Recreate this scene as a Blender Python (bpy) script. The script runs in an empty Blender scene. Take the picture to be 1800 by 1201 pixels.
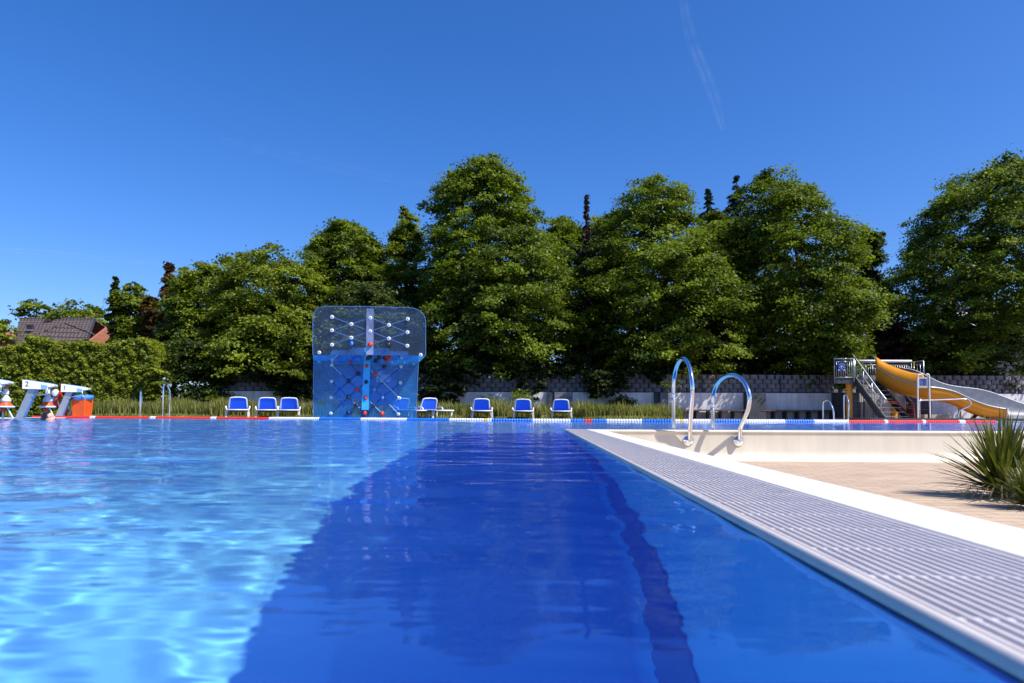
import bpy, math, random
import numpy as np
from math import radians as R, sin, cos, pi
from mathutils import Vector, Matrix

S = bpy.context.scene
COL = S.collection
random.seed(7)
RNG = np.random.RandomState(11)

# ------------------------------------------------------------------ camera
F = 1200.0            # focal length in pixels of the 1800 px wide photograph
CAMZ = 0.16
SHIFT = 0.0417
cd = bpy.data.cameras.new('camera')
cd.lens = 24; cd.sensor_width = 36; cd.shift_y = SHIFT
cd.clip_start = 0.02; cd.clip_end = 20000
cd.dof.use_dof = True; cd.dof.focus_distance = 9.0; cd.dof.aperture_fstop = 8.0
cam = bpy.data.objects.new('camera', cd); COL.objects.link(cam)
CAMM = Matrix.Translation((0, 0, CAMZ)) @ Matrix.Rotation(R(92.5), 4, 'X') @ Matrix.Rotation(R(0.22), 4, 'Z')
cam.matrix_world = CAMM
S.camera = cam
CR = CAMM.to_3x3()

# ------------------------------------------------------------------ sky and sun
SUN_EL, SUN_AZ = 49, 31          # azimuth: degrees from +X towards -Y
w = bpy.data.worlds.new('World'); S.world = w; w.use_nodes = True
wn = w.node_tree
sk = wn.nodes.new('ShaderNodeTexSky'); sk.sky_type = 'NISHITA'; sk.sun_disc = False
sk.sun_elevation = R(SUN_EL); sk.sun_rotation = R(90 + SUN_AZ)
sk.altitude = 300; sk.air_density = 1.0; sk.dust_density = 1.5; sk.ozone_density = 4.0
hs = wn.nodes.new('ShaderNodeHueSaturation'); hs.inputs['Saturation'].default_value = 1.30
hs.inputs['Value'].default_value = 1.0
mx = wn.nodes.new('ShaderNodeMix'); mx.data_type = 'RGBA'; mx.blend_type = 'MULTIPLY'
mx.inputs[0].default_value = 1.0; mx.inputs[7].default_value = (0.84, 0.875, 1.14, 1)
wn.links.new(sk.outputs[0], hs.inputs['Color'])
wn.links.new(hs.outputs[0], mx.inputs[6])
wn.links.new(mx.outputs[2], wn.nodes['Background'].inputs[0])
wn.nodes['Background'].inputs[1].default_value = 0.135
sl = bpy.data.lights.new('sun', 'SUN'); sl.energy = 4.8; sl.angle = R(0.5); sl.color = (1.0, 0.955, 0.88)
sl.cycles.is_caustics_light = True
sun = bpy.data.objects.new('sun', sl); COL.objects.link(sun)
e, a = R(SUN_EL), R(SUN_AZ)
SUND = Vector((cos(e) * cos(a), -cos(e) * sin(a), sin(e)))
sun.rotation_euler = SUND.to_track_quat('Z', 'Y').to_euler(); sun.location = (0, 0, 40)
vs_ = S.view_settings
vs_.view_transform = 'Standard'; vs_.look = 'None'; vs_.exposure = 0.35; vs_.gamma = 1
S.render.engine = 'CYCLES'
cy = S.cycles
cy.use_denoising = True; cy.max_bounces = 8; cy.transparent_max_bounces = 16
cy.transmission_bounces = 6; cy.diffuse_bounces = 3; cy.glossy_bounces = 4
cy.sample_clamp_indirect = 5; cy.caustics_reflective = False; cy.caustics_refractive = True


# ------------------------------------------------------------------ helpers
def W(px, py, D):
    """point at depth D metres that stands behind pixel px,py of the photograph"""
    r = CR @ Vector(((px - 900) / F, -(py - 600.5) / F + SHIFT * 1800 / F, -1))
    return Vector((0, 0, CAMZ)) + r * (D / r.y)

def WX(px, D): return W(px, 730, D).x

PA = math.atan(40 / 1200.0)
UX = Vector((cos(PA), -sin(PA), 0)); VX = Vector((sin(PA), cos(PA), 0))
def P(u, v, z=0.0):
    p = UX * u + VX * v; p.z = z; return p

def link(o, parent=None):
    COL.objects.link(o)
    if parent is not None: o.parent = parent
    return o

def tag(o, label=None, cat=None, group=None, kind=None):
    if label: o['label'] = label
    if cat: o['category'] = cat
    if group: o['group'] = group
    if kind: o['kind'] = kind
    return o

def thing(name, label, cat, loc=(0, 0, 0), rz=0.0, group=None):
    o = bpy.data.objects.new(name, None); link(o)
    o.location = loc; o.rotation_euler = (0, 0, rz); o.empty_display_size = .2
    return tag(o, label, cat, group)

class MB:
    def __init__(s): s.v = []; s.f = []; s.m = []; s.mi = 0
    def add(s, vs, fs):
        b = len(s.v); s.v += [tuple(p) for p in vs]
        for f in fs: s.f.append(tuple(i + b for i in f)); s.m.append(s.mi)
        return s
    def box(s, c, d, rot=None):
        x, y, z = d[0] / 2, d[1] / 2, d[2] / 2
        vs = [Vector((i * x, j * y, k * z)) for k in (-1, 1) for j in (-1, 1) for i in (-1, 1)]
        if rot is not None: vs = [rot @ p for p in vs]
        vs = [p + Vector(c) for p in vs]
        return s.add(vs, [(0, 2, 3, 1), (4, 5, 7, 6), (0, 1, 5, 4), (2, 6, 7, 3), (0, 4, 6, 2), (1, 3, 7, 5)])
    def hexa(s, b, t):
        """4 bottom points, 4 top points"""
        return s.add(list(b) + list(t), [(3, 2, 1, 0), (4, 5, 6, 7), (0, 1, 5, 4), (1, 2, 6, 5), (2, 3, 7, 6), (3, 0, 4, 7)])
    def bar(s, a, b, w, h, up=Vector((0, 0, 1))):
        a = Vector(a); b = Vector(b); d = (b - a).normalized()
        sd = d.cross(up)
        if sd.length < 1e-4: sd = d.cross(Vector((0, 1, 0)))
        sd = sd.normalized() * w / 2; u = sd.cross(d).normalized() * h / 2
        return s.hexa([a - sd - u, a + sd - u, b + sd - u, b - sd - u], [a - sd + u, a + sd + u, b + sd + u, b - sd + u])
    def tube(s, pts, rad, n=8, cap=True):
        pts = [Vector(p) for p in pts]
        if not hasattr(rad, '__len__'): rad = [rad] * len(pts)
        vs = []; fs = []; up = None
        for i, p in enumerate(pts):
            d = (pts[min(i + 1, len(pts) - 1)] - pts[max(i - 1, 0)])
            d = d.normalized() if d.length > 1e-9 else Vector((0, 0, 1))
            if up is None: up = d.orthogonal().normalized()
            up = (up - d * up.dot(d))
            up = up.normalized() if up.length > 1e-6 else d.orthogonal().normalized()
            sd = d.cross(up)
            for k in range(n):
                t = 2 * pi * k / n
                vs.append(p + (up * cos(t) + sd * sin(t)) * rad[i])
        for i in range(len(pts) - 1):
            for k in range(n):
                k2 = (k + 1) % n
                fs.append((i * n + k, i * n + k2, (i + 1) * n + k2, (i + 1) * n + k))
        if cap:
            fs.append(tuple(range(n))[::-1]); fs.append(tuple((len(pts) - 1) * n + k for k in range(n)))
        return s.add(vs, fs)
    def lathe(s, prof, n=16, M=None):
        """prof: list of (r, z)"""
        vs = []; fs = []
        for r, z in prof:
            for k in range(n):
                t = 2 * pi * k / n; vs.append(Vector((r * cos(t), r * sin(t), z)))
        for i in range(len(prof) - 1):
            for k in range(n):
                k2 = (k + 1) % n
                fs.append((i * n + k, i * n + k2, (i + 1) * n + k2, (i + 1) * n + k))
        fs.append(tuple(range(n))[::-1]); fs.append(tuple((len(prof) - 1) * n + k for k in range(n)))
        if M is not None: vs = [M @ p for p in vs]
        return s.add(vs, fs)
    def ball(s, c, r, n=10, sq=(1, 1, 1)):
        m = n // 2 + 1
        prof = [(max(1e-4, sin(pi * i / m)) * r, -cos(pi * i / m) * r) for i in range(m + 1)]
        M = Matrix.Translation(c) @ Matrix.Diagonal((*sq, 1))
        return s.lathe(prof, n, M)
    def build(s, name, mats, parent=None, smooth=False, bevel=0.0, loc=None):
        me = bpy.data.meshes.new(name); me.from_pydata(s.v, [], s.f)
        if not isinstance(mats, (list, tuple)): mats = [mats]
        for m in mats: me.materials.append(m)
        if len(mats) > 1: me.polygons.foreach_set('material_index', s.m)
        me.update()
        if smooth: me.shade_smooth()
        o = bpy.data.objects.new(name, me); link(o, parent)
        if loc is not None:
            L = Vector(loc)
            for v in me.vertices: v.co -= L
            o.location = L
        if bevel > 0:
            b = o.modifiers.new('bevel', 'BEVEL'); b.width = bevel; b.segments = 2; b.limit_method = 'ANGLE'
        return o

def arc(c, r, a0, a1, n, ax=Vector((1, 0, 0)), ay=Vector((0, 0, 1))):
    return [Vector(c) + ax * (r * cos(a0 + (a1 - a0) * i / n)) + ay * (r * sin(a0 + (a1 - a0) * i / n)) for i in range(n + 1)]

def spline(pts, k=6):
    pts = [Vector(p) for p in pts]; out = []
    for i in range(len(pts) - 1):
        p0 = pts[max(i - 1, 0)]; p1 = pts[i]; p2 = pts[i + 1]; p3 = pts[min(i + 2, len(pts) - 1)]
        for j in range(k):
            t = j / k
            out.append(0.5 * ((2 * p1) + (p2 - p0) * t + (2 * p0 - 5 * p1 + 4 * p2 - p3) * t * t + (3 * p1 - p0 - 3 * p2 + p3) * t ** 3))
    out.append(pts[-1]); return out

# ------------------------------------------------------------------ materials
def newmat(name):
    m = bpy.data.materials.new(name); m.use_nodes = True
    return m, m.node_tree, m.node_tree.nodes['Principled BSDF']

def mat(name, c, rough=.55, metal=0.0, var=0.12, scale=6.0, bump=0.0, spec=.5, coat=0.0, streak=0.0):
    m, nt, b = newmat(name)
    b.inputs['Roughness'].default_value = rough; b.inputs['Metallic'].default_value = metal
    b.inputs['Specular IOR Level'].default_value = spec
    if coat: b.inputs['Coat Weight'].default_value = coat
    tc = nt.nodes.new('ShaderNodeTexCoord')
    nz = nt.nodes.new('ShaderNodeTexNoise'); nz.inputs['Scale'].default_value = scale; nz.inputs['Detail'].default_value = 5
    nt.links.new(tc.outputs['Object'], nz.inputs['Vector'])
    cr = nt.nodes.new('ShaderNodeValToRGB')
    cr.color_ramp.elements[0].position = .3; cr.color_ramp.elements[1].position = .7
    cr.color_ramp.elements[0].color = (*[x * (1 - var) for x in c], 1)
    cr.color_ramp.elements[1].color = (*[min(1, x * (1 + var)) for x in c], 1)
    nt.links.new(nz.outputs['Fac'], cr.inputs[0]); nt.links.new(cr.outputs[0], b.inputs['Base Color'])
    if streak:
        mp = nt.nodes.new('ShaderNodeMapping'); mp.inputs['Scale'].default_value = (7, 7, .8)
        n2 = nt.nodes.new('ShaderNodeTexNoise'); n2.inputs['Scale'].default_value = 1; n2.inputs['Detail'].default_value = 7; n2.inputs['Roughness'].default_value = .65
        nt.links.new(tc.outputs['Object'], mp.inputs[0]); nt.links.new(mp.outputs[0], n2.inputs['Vector'])
        m2 = nt.nodes.new('ShaderNodeMapRange'); m2.inputs[1].default_value = .35; m2.inputs[2].default_value = .62; m2.inputs[3].default_value = 1 - streak; m2.inputs[4].default_value = 1.0
        nt.links.new(n2.outputs['Fac'], m2.inputs[0])
        mm = nt.nodes.new('ShaderNodeMix'); mm.data_type = 'RGBA'; mm.blend_type = 'MULTIPLY'; mm.inputs[0].default_value = 1
        nt.links.new(cr.outputs[0], mm.inputs[6]); nt.links.new(m2.outputs[0], mm.inputs[7]); nt.links.new(mm.outputs[2], b.inputs['Base Color'])
    if bump:
        bp = nt.nodes.new('ShaderNodeBump'); bp.inputs['Strength'].default_value = bump; bp.inputs['Distance'].default_value = .02
        nt.links.new(nz.outputs['Fac'], bp.inputs['Height']); nt.links.new(bp.outputs[0], b.inputs['Normal'])
    return m

def brickmat(name, c1, c2, mortar, bw, bh, msize, axes='XY', rough=.8, bump=.3, squash=False, offs=.5):
    m, nt, b = newmat(name); b.inputs['Roughness'].default_value = rough
    tc = nt.nodes.new('ShaderNodeTexCoord')
    sp = nt.nodes.new('ShaderNodeSeparateXYZ'); cb = nt.nodes.new('ShaderNodeCombineXYZ')
    nt.links.new(tc.outputs['Object'], sp.inputs[0])
    nt.links.new(sp.outputs[axes[0]], cb.inputs[0]); nt.links.new(sp.outputs[axes[1]], cb.inputs[1])
    br = nt.nodes.new('ShaderNodeTexBrick'); nt.links.new(cb.outputs[0], br.inputs['Vector'])
    br.inputs['Color1'].default_value = (*c1, 1); br.inputs['Color2'].default_value = (*c2, 1); br.inputs['Mortar'].default_value = (*mortar, 1)
    br.inputs['Scale'].default_value = 1; br.inputs['Brick Width'].default_value = bw; br.inputs['Row Height'].default_value = bh
    br.inputs['Mortar Size'].default_value = msize; br.inputs['Mortar Smooth'].default_value = .3; br.offset = offs
    nz = nt.nodes.new('ShaderNodeTexNoise'); nz.inputs['Scale'].default_value = 3; nz.inputs['Detail'].default_value = 6
    nt.links.new(tc.outputs['Object'], nz.inputs['Vector'])
    mr = nt.nodes.new('ShaderNodeMapRange'); mr.inputs[3].default_value = .72; mr.inputs[4].default_value = 1.2
    nt.links.new(nz.outputs['Fac'], mr.inputs[0])
    mm = nt.nodes.new('ShaderNodeMix'); mm.data_type = 'RGBA'; mm.blend_type = 'MULTIPLY'; mm.inputs[0].default_value = 1
    nt.links.new(br.outputs['Color'], mm.inputs[6]); nt.links.new(mr.outputs[0], mm.inputs[7])
    nt.links.new(mm.outputs[2], b.inputs['Base Color'])
    bp = nt.nodes.new('ShaderNodeBump'); bp.inputs['Strength'].default_value = bump; bp.inputs['Distance'].default_value = .01; bp.invert = True
    nt.links.new(br.outputs['Fac'], bp.inputs['Height']); nt.links.new(bp.outputs[0], b.inputs['Normal'])
    return m

def leafmat(name, dark, light, trans=.45, rough=.5, spec=.3):
    m, nt, b = newmat(name); b.inputs['Roughness'].default_value = rough; b.inputs['Specular IOR Level'].default_value = spec
    at = nt.nodes.new('ShaderNodeAttribute'); at.attribute_name = 'tint'
    cr = nt.nodes.new('ShaderNodeValToRGB')
    cr.color_ramp.elements[0].color = (*dark, 1); cr.color_ramp.elements[1].color = (*light, 1)
    nt.links.new(at.outputs['Fac'], cr.inputs[0]); nt.links.new(cr.outputs[0], b.inputs['Base Color'])
    tr = nt.nodes.new('ShaderNodeBsdfTranslucent')
    mc = nt.nodes.new('ShaderNodeMix'); mc.data_type = 'RGBA'; mc.blend_type = 'MULTIPLY'; mc.inputs[0].default_value = 1
    mc.inputs[7].default_value = (1.25, 1.25, .45, 1)
    nt.links.new(cr.outputs[0], mc.inputs[6]); nt.links.new(mc.outputs[2], tr.inputs[0])
    ms = nt.nodes.new('ShaderNodeMixShader'); ms.inputs[0].default_value = trans
    nt.links.new(b.outputs[0], ms.inputs[1]); nt.links.new(tr.outputs[0], ms.inputs[2])
    nt.links.new(ms.outputs[0], nt.nodes['Material Output'].inputs[0])
    return m

def acrylic(name, tint, diff, amount, rough=.08):
    """clear or tinted plastic sheet: mostly see-through, with some milky scatter and a gloss"""
    m = bpy.data.materials.new(name); m.use_nodes = True; nt = m.node_tree; nt.nodes.clear()
    out = nt.nodes.new('ShaderNodeOutputMaterial')
    t = nt.nodes.new('ShaderNodeBsdfTransparent'); t.inputs[0].default_value = (*tint, 1)
    d = nt.nodes.new('ShaderNodeBsdfDiffuse'); d.inputs[0].default_value = (*diff, 1)
    tl = nt.nodes.new('ShaderNodeBsdfTranslucent'); tl.inputs[0].default_value = (*diff, 1)
    m0 = nt.nodes.new('ShaderNodeMixShader'); m0.inputs[0].default_value = .5
    nt.links.new(d.outputs[0], m0.inputs[1]); nt.links.new(tl.outputs[0], m0.inputs[2])
    tc = nt.nodes.new('ShaderNodeTexCoord'); nz = nt.nodes.new('ShaderNodeTexNoise'); nz.inputs['Scale'].default_value = 2.2; nz.inputs['Detail'].default_value = 6
    nt.links.new(tc.outputs['Object'], nz.inputs['Vector'])
    mr = nt.nodes.new('ShaderNodeMapRange'); mr.inputs[1].default_value = .35; mr.inputs[2].default_value = .7
    mr.inputs[3].default_value = amount * .55; mr.inputs[4].default_value = min(1, amount * 1.4)
    nt.links.new(nz.outputs['Fac'], mr.inputs[0])
    m1 = nt.nodes.new('ShaderNodeMixShader'); nt.links.new(mr.outputs[0], m1.inputs[0])
    nt.links.new(t.outputs[0], m1.inputs[1]); nt.links.new(m0.outputs[0], m1.inputs[2])
    g = nt.nodes.new('ShaderNodeBsdfGlossy'); g.inputs['Roughness'].default_value = rough
    fr = nt.nodes.new('ShaderNodeFresnel'); fr.inputs[0].default_value = 1.45
    m2 = nt.nodes.new('ShaderNodeMixShader'); nt.links.new(fr.outputs[0], m2.inputs[0])
    nt.links.new(m1.outputs[0], m2.inputs[1]); nt.links.new(g.outputs[0], m2.inputs[2])
    nt.links.new(m2.outputs[0], out.inputs[0])
    return m

M = {}
M['floor'] = mat('pool_lining_blue', (.25, .76, .97), .5, var=.10, scale=.9)
M['wallb'] = mat('pool_wall_blue', (.12, .56, .99), .5, var=.10, scale=.9)
M['navy'] = mat('navy_tile', (.004, .008, .05), .4, var=.2)
M['cream'] = mat('cream_concrete', (.68, .61, .48), .62, var=.06, scale=2.5, bump=.08, streak=.10)
M['strip'] = mat('white_coping', (.78, .735, .64), .6, var=.04, scale=3, bump=.05, streak=.05)
M['grate'] = mat('grey_grating_plastic', (.66, .60, .565), .48, var=.06, scale=20)
M['dark'] = mat('dark_gap', (.02, .022, .03), .8)
M['tray'] = mat('wet_channel', (.16, .16, .20), .4)
M['paver'] = brickmat('sand_pavers', (.57, .42, .28), (.50, .36, .235), (.34, .25, .17), .20, .10, .006, 'XY', .85, .35)
M['deck'] = brickmat('pale_deck_tiles', (.42, .33, .26), (.38, .30, .24), (.22, .18, .14), .3, .3, .008, 'XY', .85, .2)
M['soil'] = mat('grassy_soil', (.07, .075, .03), .95, var=.5, scale=5, bump=.3)
M['chrome'] = mat('polished_steel', (.78, .78, .80), .07, metal=1.0, var=.02)
M['galv'] = mat('galvanised_steel', (.42, .45, .48), .38, metal=.75, var=.12, scale=14)
M['darksteel'] = mat('dark_steel', (.05, .058, .07), .5, metal=.3, var=.15)
M['whitep'] = mat('white_plastic', (.78, .77, .77), .38, var=.03, scale=10)
M['bluecloth'] = mat('blue_mesh_fabric', (.03, .155, .66), .7, var=.07, scale=60, bump=.1)
M['white'] = mat('white_paint', (.76, .75, .76), .45, var=.04)
M['concrete'] = mat('pale_render', (.72, .70, .71), .8, var=.14, scale=1.6, bump=.08, streak=.25)
M['anth'] = mat('anthracite_pier', (.045, .05, .062), .75, var=.2, scale=3)
M['stone'] = brickmat('grey_stone_pier', (.19, .20, .24), (.15, .16, .19), (.06, .06, .07), .5, .16, .01, 'XZ', .85, .3)
M['orange'] = mat('orange_plastic', (.80, .10, .015), .42, var=.05)
M['red'] = mat('red_plastic', (.78, .035, .012), .4, var=.05)
M['yellow'] = mat('yellow_plastic', (.8, .55, .02), .4, var=.05)
M['slidey'] = mat('yellow_fibreglass', (.70, .27, .008), .35, var=.06, scale=2.5, coat=.2)
M['slideg'] = mat('grey_fibreglass', (.13, .14, .165), .42, var=.18, scale=5)
M['fblue'] = mat('blue_float_plastic', (.02, .17, .62), .4, var=.05)
M['fwhite'] = mat('white_float_plastic', (.78, .76, .74), .4, var=.04)
M['lblue'] = mat('pale_blue_paint', (.16, .38, .75), .45, var=.05)
M['signblue'] = mat('sign_blue', (.025, .07, .42), .4, var=.05)
M['signbeige'] = mat('sign_beige', (.45, .40, .34), .6, var=.05)
M['black'] = mat('black_plastic', (.012, .012, .015), .5)
M['bark'] = mat('bark', (.045, .036, .028), .95, var=.35, scale=6, bump=.5)
M['deadtwig'] = mat('dead_twig', (.10, .055, .045), .95, var=.3, scale=8)
M['skin'] = mat('skin', (.62, .34, .24), .5, var=.08, scale=12)
M['hair'] = mat('dark_wet_hair', (.016, .012, .014), .35, var=.2, scale=30)
M['cap'] = mat('blue_band', (.03, .16, .40), .5)
M['wood'] = mat('brown_wood', (.10, .05, .025), .7, var=.25, scale=8)
M['brick'] = brickmat('orange_brick', (.42, .12, .045), (.36, .10, .04), (.3, .2, .15), .24, .08, .01, 'XZ', .85)
M['rooft'] = brickmat('brown_roof_tiles', (.14, .10, .09), (.11, .08, .075), (.03, .022, .02), .33, .36, .05, 'XY', .8, .8)
M['roofo'] = brickmat('orange_roof_tiles', (.50, .16, .06), (.45, .14, .05), (.2, .06, .03), .33, .36, .04, 'XY', .8, .8)
M['blockw'] = brickmat('grey_planter_blocks', (.27, .25, .25), (.20, .185, .19), (.035, .033, .035), .34, .19, .03, 'XZ', .9, .9)
M['palebldg'] = mat('pale_metal_roof', (.60, .55, .58), .6, var=.04)
M['acl'] = acrylic('clear_acrylic', (.90, .94, 1.0), (.30, .42, .78), .055)
M['abl'] = acrylic('blue_acrylic', (.50, .76, 1.0), (.06, .42, .86), .32)
M['abl2'] = acrylic('bright_blue_acrylic', (.35, .68, 1.0), (.03, .34, .90), .38)
M['frost'] = acrylic('frosted_strip', (.7, .8, 1.0), (.62, .68, .92), .62, .2)
M['rod'] = mat('blue_steel_rod', (.14, .26, .52), .35, metal=.3)
M['rodd'] = mat('dark_blue_rod', (.02, .075, .28), .4, metal=.2)
M['mastblue'] = mat('bright_blue_mast', (.05, .44, .84), .4)

# ------------------------------------------------------------------ pool: basin, water, edges
DEPTH = 1.62
U0 = 0.30            # pool wall of the near leg
def left_u(v): return -13.15 + (19.5 - v) * 0.12
VN, VC, VF, UR = -4.0, 7.05, 19.6, 16.0

mb = MB()
mb.add([P(-15, VN, -DEPTH), P(UR, VN, -DEPTH), P(UR, VF, -DEPTH), P(-15, VF, -DEPTH)], [(0, 1, 2, 3)])
basin_floor = tag(mb.build('pool_floor', M['floor']), kind='structure')
mb = MB(); zt = -.012
# walls: near leg right wall with the sloped overflow channel, its end, far wall, sides
zs = -.03
mb.add([P(U0, VN, zs), P(U0, VC, zs), P(U0, VC, -DEPTH), P(U0, VN, -DEPTH)], [(0, 1, 2, 3)])
mb.add([P(U0, VN, zs), P(.658, VN, -.04), P(.658, VC, -.04), P(U0, VC, zs)], [(0, 1, 2, 3)])
mb.add([P(U0, VC, -.05), P(UR, VC, -.05), P(UR, VC, -DEPTH), P(U0, VC, -DEPTH)], [(0, 1, 2, 3)])
mb.add([P(-15, VF, zt), P(UR, VF, zt), P(UR, VF, -DEPTH), P(-15, VF, -DEPTH)], [(3, 2, 1, 0)])
mb.add([P(left_u(VN), VN, zt), P(left_u(VF), VF, zt), P(left_u(VF), VF, -DEPTH), P(left_u(VN), VN, -DEPTH)], [(3, 2, 1, 0)])
mb.add([P(UR, VC, zt), P(UR, VF, zt), P(UR, VF, -DEPTH), P(UR, VC, -DEPTH)], [(0, 1, 2, 3)])
mb.add([P(left_u(VN), VN, zt), P(U0, VN, zt), P(U0, VN, -DEPTH), P(left_u(VN), VN, -DEPTH)], [(0, 1, 2, 3)])
basin_wall = tag(mb.build('pool_wall', M['wallb']), kind='structure')
mb = MB()
mb.add([P(U0 - .006, VN, -.86), P(U0 - .006, VC + .02, -.86), P(U0 - .006, VC + .02, -1.24), P(U0 - .006, VN, -1.24)], [(0, 1, 2, 3)])
band = tag(mb.build('pool_wall_band', M['navy']), kind='structure')

# the water: a real rippled sheet
def steps(lo, hi, f):
    out = [lo]; x = lo
    while x < hi:
        x += f(x); out.append(x)
    return np.array(out)
us = steps(-13.6, UR, lambda x: .018 if -4.5 < x < .66 else (.045 if -9 < x <= -4.5 else .09))
vv = steps(VN, VF, lambda x: .04 if x < -.6 else (.018 if x < 5.5 else (.028 if x < 9 else .045)))
Ug, Vg = np.meshgrid(us, vv)
H = np.zeros_like(Ug)
rw = np.random.RandomState(5)
calm = 1 / (1 + np.exp((Ug + 1.5) * 1.6)) * .62 + .38
calm2 = 1 / (1 + np.exp((Ug + 1.2) * 2.2)) * .58 + .42
for i in range(110):
    wl = .085 * (.75 / .085) ** rw.rand(); k = 2 * pi / wl
    th = rw.normal(1.35, .75); am = .00095 * wl * (.4 + rw.rand())
    wave = np.sin(k * (Ug * cos(th) + Vg * sin(th)) + rw.rand() * 6.28)
    H += am * wave * (calm2 if wl < .45 else calm)
n_, m_ = Ug.shape
vert = np.stack([Ug * UX.x + Vg * VX.x, Ug * UX.y + Vg * VX.y, H], -1).reshape(-1, 3)
idx = np.arange(n_ * m_).reshape(n_, m_)
keep = ~((Ug[:-1, 1:] > .664) & (Vg[1:, :-1] < VC + .0))
fc = np.stack([idx[:-1, :-1], idx[:-1, 1:], idx[1:, 1:], idx[1:, :-1]], -1)[keep]

def npmesh(name, vert, faces, mats, smooth=False, tint=None, parent=None):
    k = faces.shape[1]
    me = bpy.data.meshes.new(name); me.vertices.add(len(vert)); me.vertices.foreach_set('co', np.ascontiguousarray(vert, dtype=np.float32).ravel())
    me.loops.add(faces.size); me.loops.foreach_set('vertex_index', faces.astype(np.int32).ravel())
    me.polygons.add(len(faces)); me.polygons.foreach_set('loop_start', np.arange(len(faces), dtype=np.int32) * k)
    me.update(calc_edges=True)
    if smooth: me.shade_smooth()
    if tint is not None:
        at = me.attributes.new('tint', 'FLOAT', 'FACE'); at.data.foreach_set('value', tint.astype(np.float32))
    me.materials.append(mats)
    o = bpy.data.objects.new(name, me); link(o, parent); return o

used = np.unique(fc); remap = -np.ones(n_ * m_, dtype=np.int64); remap[used] = np.arange(len(used))
wm = bpy.data.materials.new('pool_water'); wm.use_nodes = True; wt = wm.node_tree; wt.nodes.clear()
g = wt.nodes.new('ShaderNodeBsdfGlass'); g.inputs['IOR'].default_value = 1.333; g.inputs['Roughness'].default_value = 0
g.inputs['Color'].default_value = (.96, .99, 1, 1)
# finest ripples: stretched noise, calmer close to the grating
wtc = wt.nodes.new('ShaderNodeTexCoord')
hsum = None
for sx_, sy_, am_ in ((5.0, 14.0, .0026), (11.0, 30.0, .0013)):
    mp = wt.nodes.new('ShaderNodeMapping'); mp.inputs['Scale'].default_value = (sx_, sy_, 1); mp.inputs['Rotation'].default_value = (0, 0, .12)
    nz_ = wt.nodes.new('ShaderNodeTexNoise'); nz_.inputs['Scale'].default_value = 1; nz_.inputs['Detail'].default_value = 1.5; nz_.inputs['Distortion'].default_value = .4
    ml = wt.nodes.new('ShaderNodeMath'); ml.operation = 'MULTIPLY'; ml.inputs[1].default_value = am_
    wt.links.new(wtc.outputs['Object'], mp.inputs[0]); wt.links.new(mp.outputs[0], nz_.inputs['Vector']); wt.links.new(nz_.outputs['Fac'], ml.inputs[0])
    if hsum is None: hsum = ml
    else:
        ad = wt.nodes.new('ShaderNodeMath'); ad.operation = 'ADD'; wt.links.new(hsum.outputs[0], ad.inputs[0]); wt.links.new(ml.outputs[0], ad.inputs[1]); hsum = ad
sxyz = wt.nodes.new('ShaderNodeSeparateXYZ'); wt.links.new(wtc.outputs['Object'], sxyz.inputs[0])
mrx = wt.nodes.new('ShaderNodeMapRange'); mrx.inputs[1].default_value = -1.4; mrx.inputs[2].default_value = -.2; mrx.inputs[3].default_value = 1; mrx.inputs[4].default_value = .55
wt.links.new(sxyz.outputs[0], mrx.inputs[0])
mh = wt.nodes.new('ShaderNodeMath'); mh.operation = 'MULTIPLY'; wt.links.new(hsum.outputs[0], mh.inputs[0]); wt.links.new(mrx.outputs[0], mh.inputs[1])
bpw = wt.nodes.new('ShaderNodeBump'); bpw.inputs['Strength'].default_value = 1.0; bpw.inputs['Distance'].default_value = 1.0
wt.links.new(mh.outputs[0], bpw.inputs['Height']); wt.links.new(bpw.outputs[0], g.inputs['Normal'])
# blue diffuse mixed into the clear surface stands in for light scattered inside the water
tb = wt.nodes.new('ShaderNodeBsdfDiffuse'); tb.inputs[0].default_value = (.02, .09, 1.0, 1)
mxw = wt.nodes.new('ShaderNodeMixShader'); mxw.inputs[0].default_value = .125
wt.links.new(g.outputs[0], mxw.inputs[1]); wt.links.new(tb.outputs[0], mxw.inputs[2])
ot = wt.nodes.new('ShaderNodeOutputMaterial'); wt.links.new(mxw.outputs[0], ot.inputs[0])
water = npmesh('water', vert[used], remap[fc], wm, True)
tag(water, kind='structure')
water.cycles.is_caustics_caster = True
for o in (basin_floor, basin_wall, band): o.cycles.is_caustics_receiver = True

# grating of the near leg
ZG = .012; VE = 6.78
gr = thing('overflow_grating', 'long grey ribbed overflow grating along the right side of the near pool', 'grating', P(.4, 0, 0))
inv = gr.matrix_world
def gbuild(mb, name, m, par, **k):
    o = mb.build(name, m, par, **k); o.matrix_parent_inverse = Matrix.Translation(-Vector(par.location)); return o
mb = MB()
def pbox(mb, u0, u1, v0, v1, z0, z1):
    mb.hexa([P(u0, v0, z0), P(u1, v0, z0), P(u1, v1, z0), P(u0, v1, z0)], [P(u0, v0, z1), P(u1, v0, z1), P(u1, v1, z1), P(u0, v1, z1)])
nb = 17; u = .305
pitch = (.508 - .305) / nb
for i in range(nb):
    ua = .305 + i * pitch
    # slightly domed ribs
    a0, a1 = ua + .0006, ua + pitch - .0046
    A = [(a0, .0045), (a0, ZG - .0022), (a0 + (a1 - a0) * .25, ZG), (a0 + (a1 - a0) * .75, ZG), (a1, ZG - .0022), (a1, .0045)]
    vs = [P(x, VN, z) for x, z in A] + [P(x, VE, z) for x, z in A]
    mb.add(vs, [(j, j + 1, j + 7, j + 6) for j in range(5)])
gbuild(mb, 'rib', M['grate'], gr)
mb = MB()
v = VN
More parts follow.
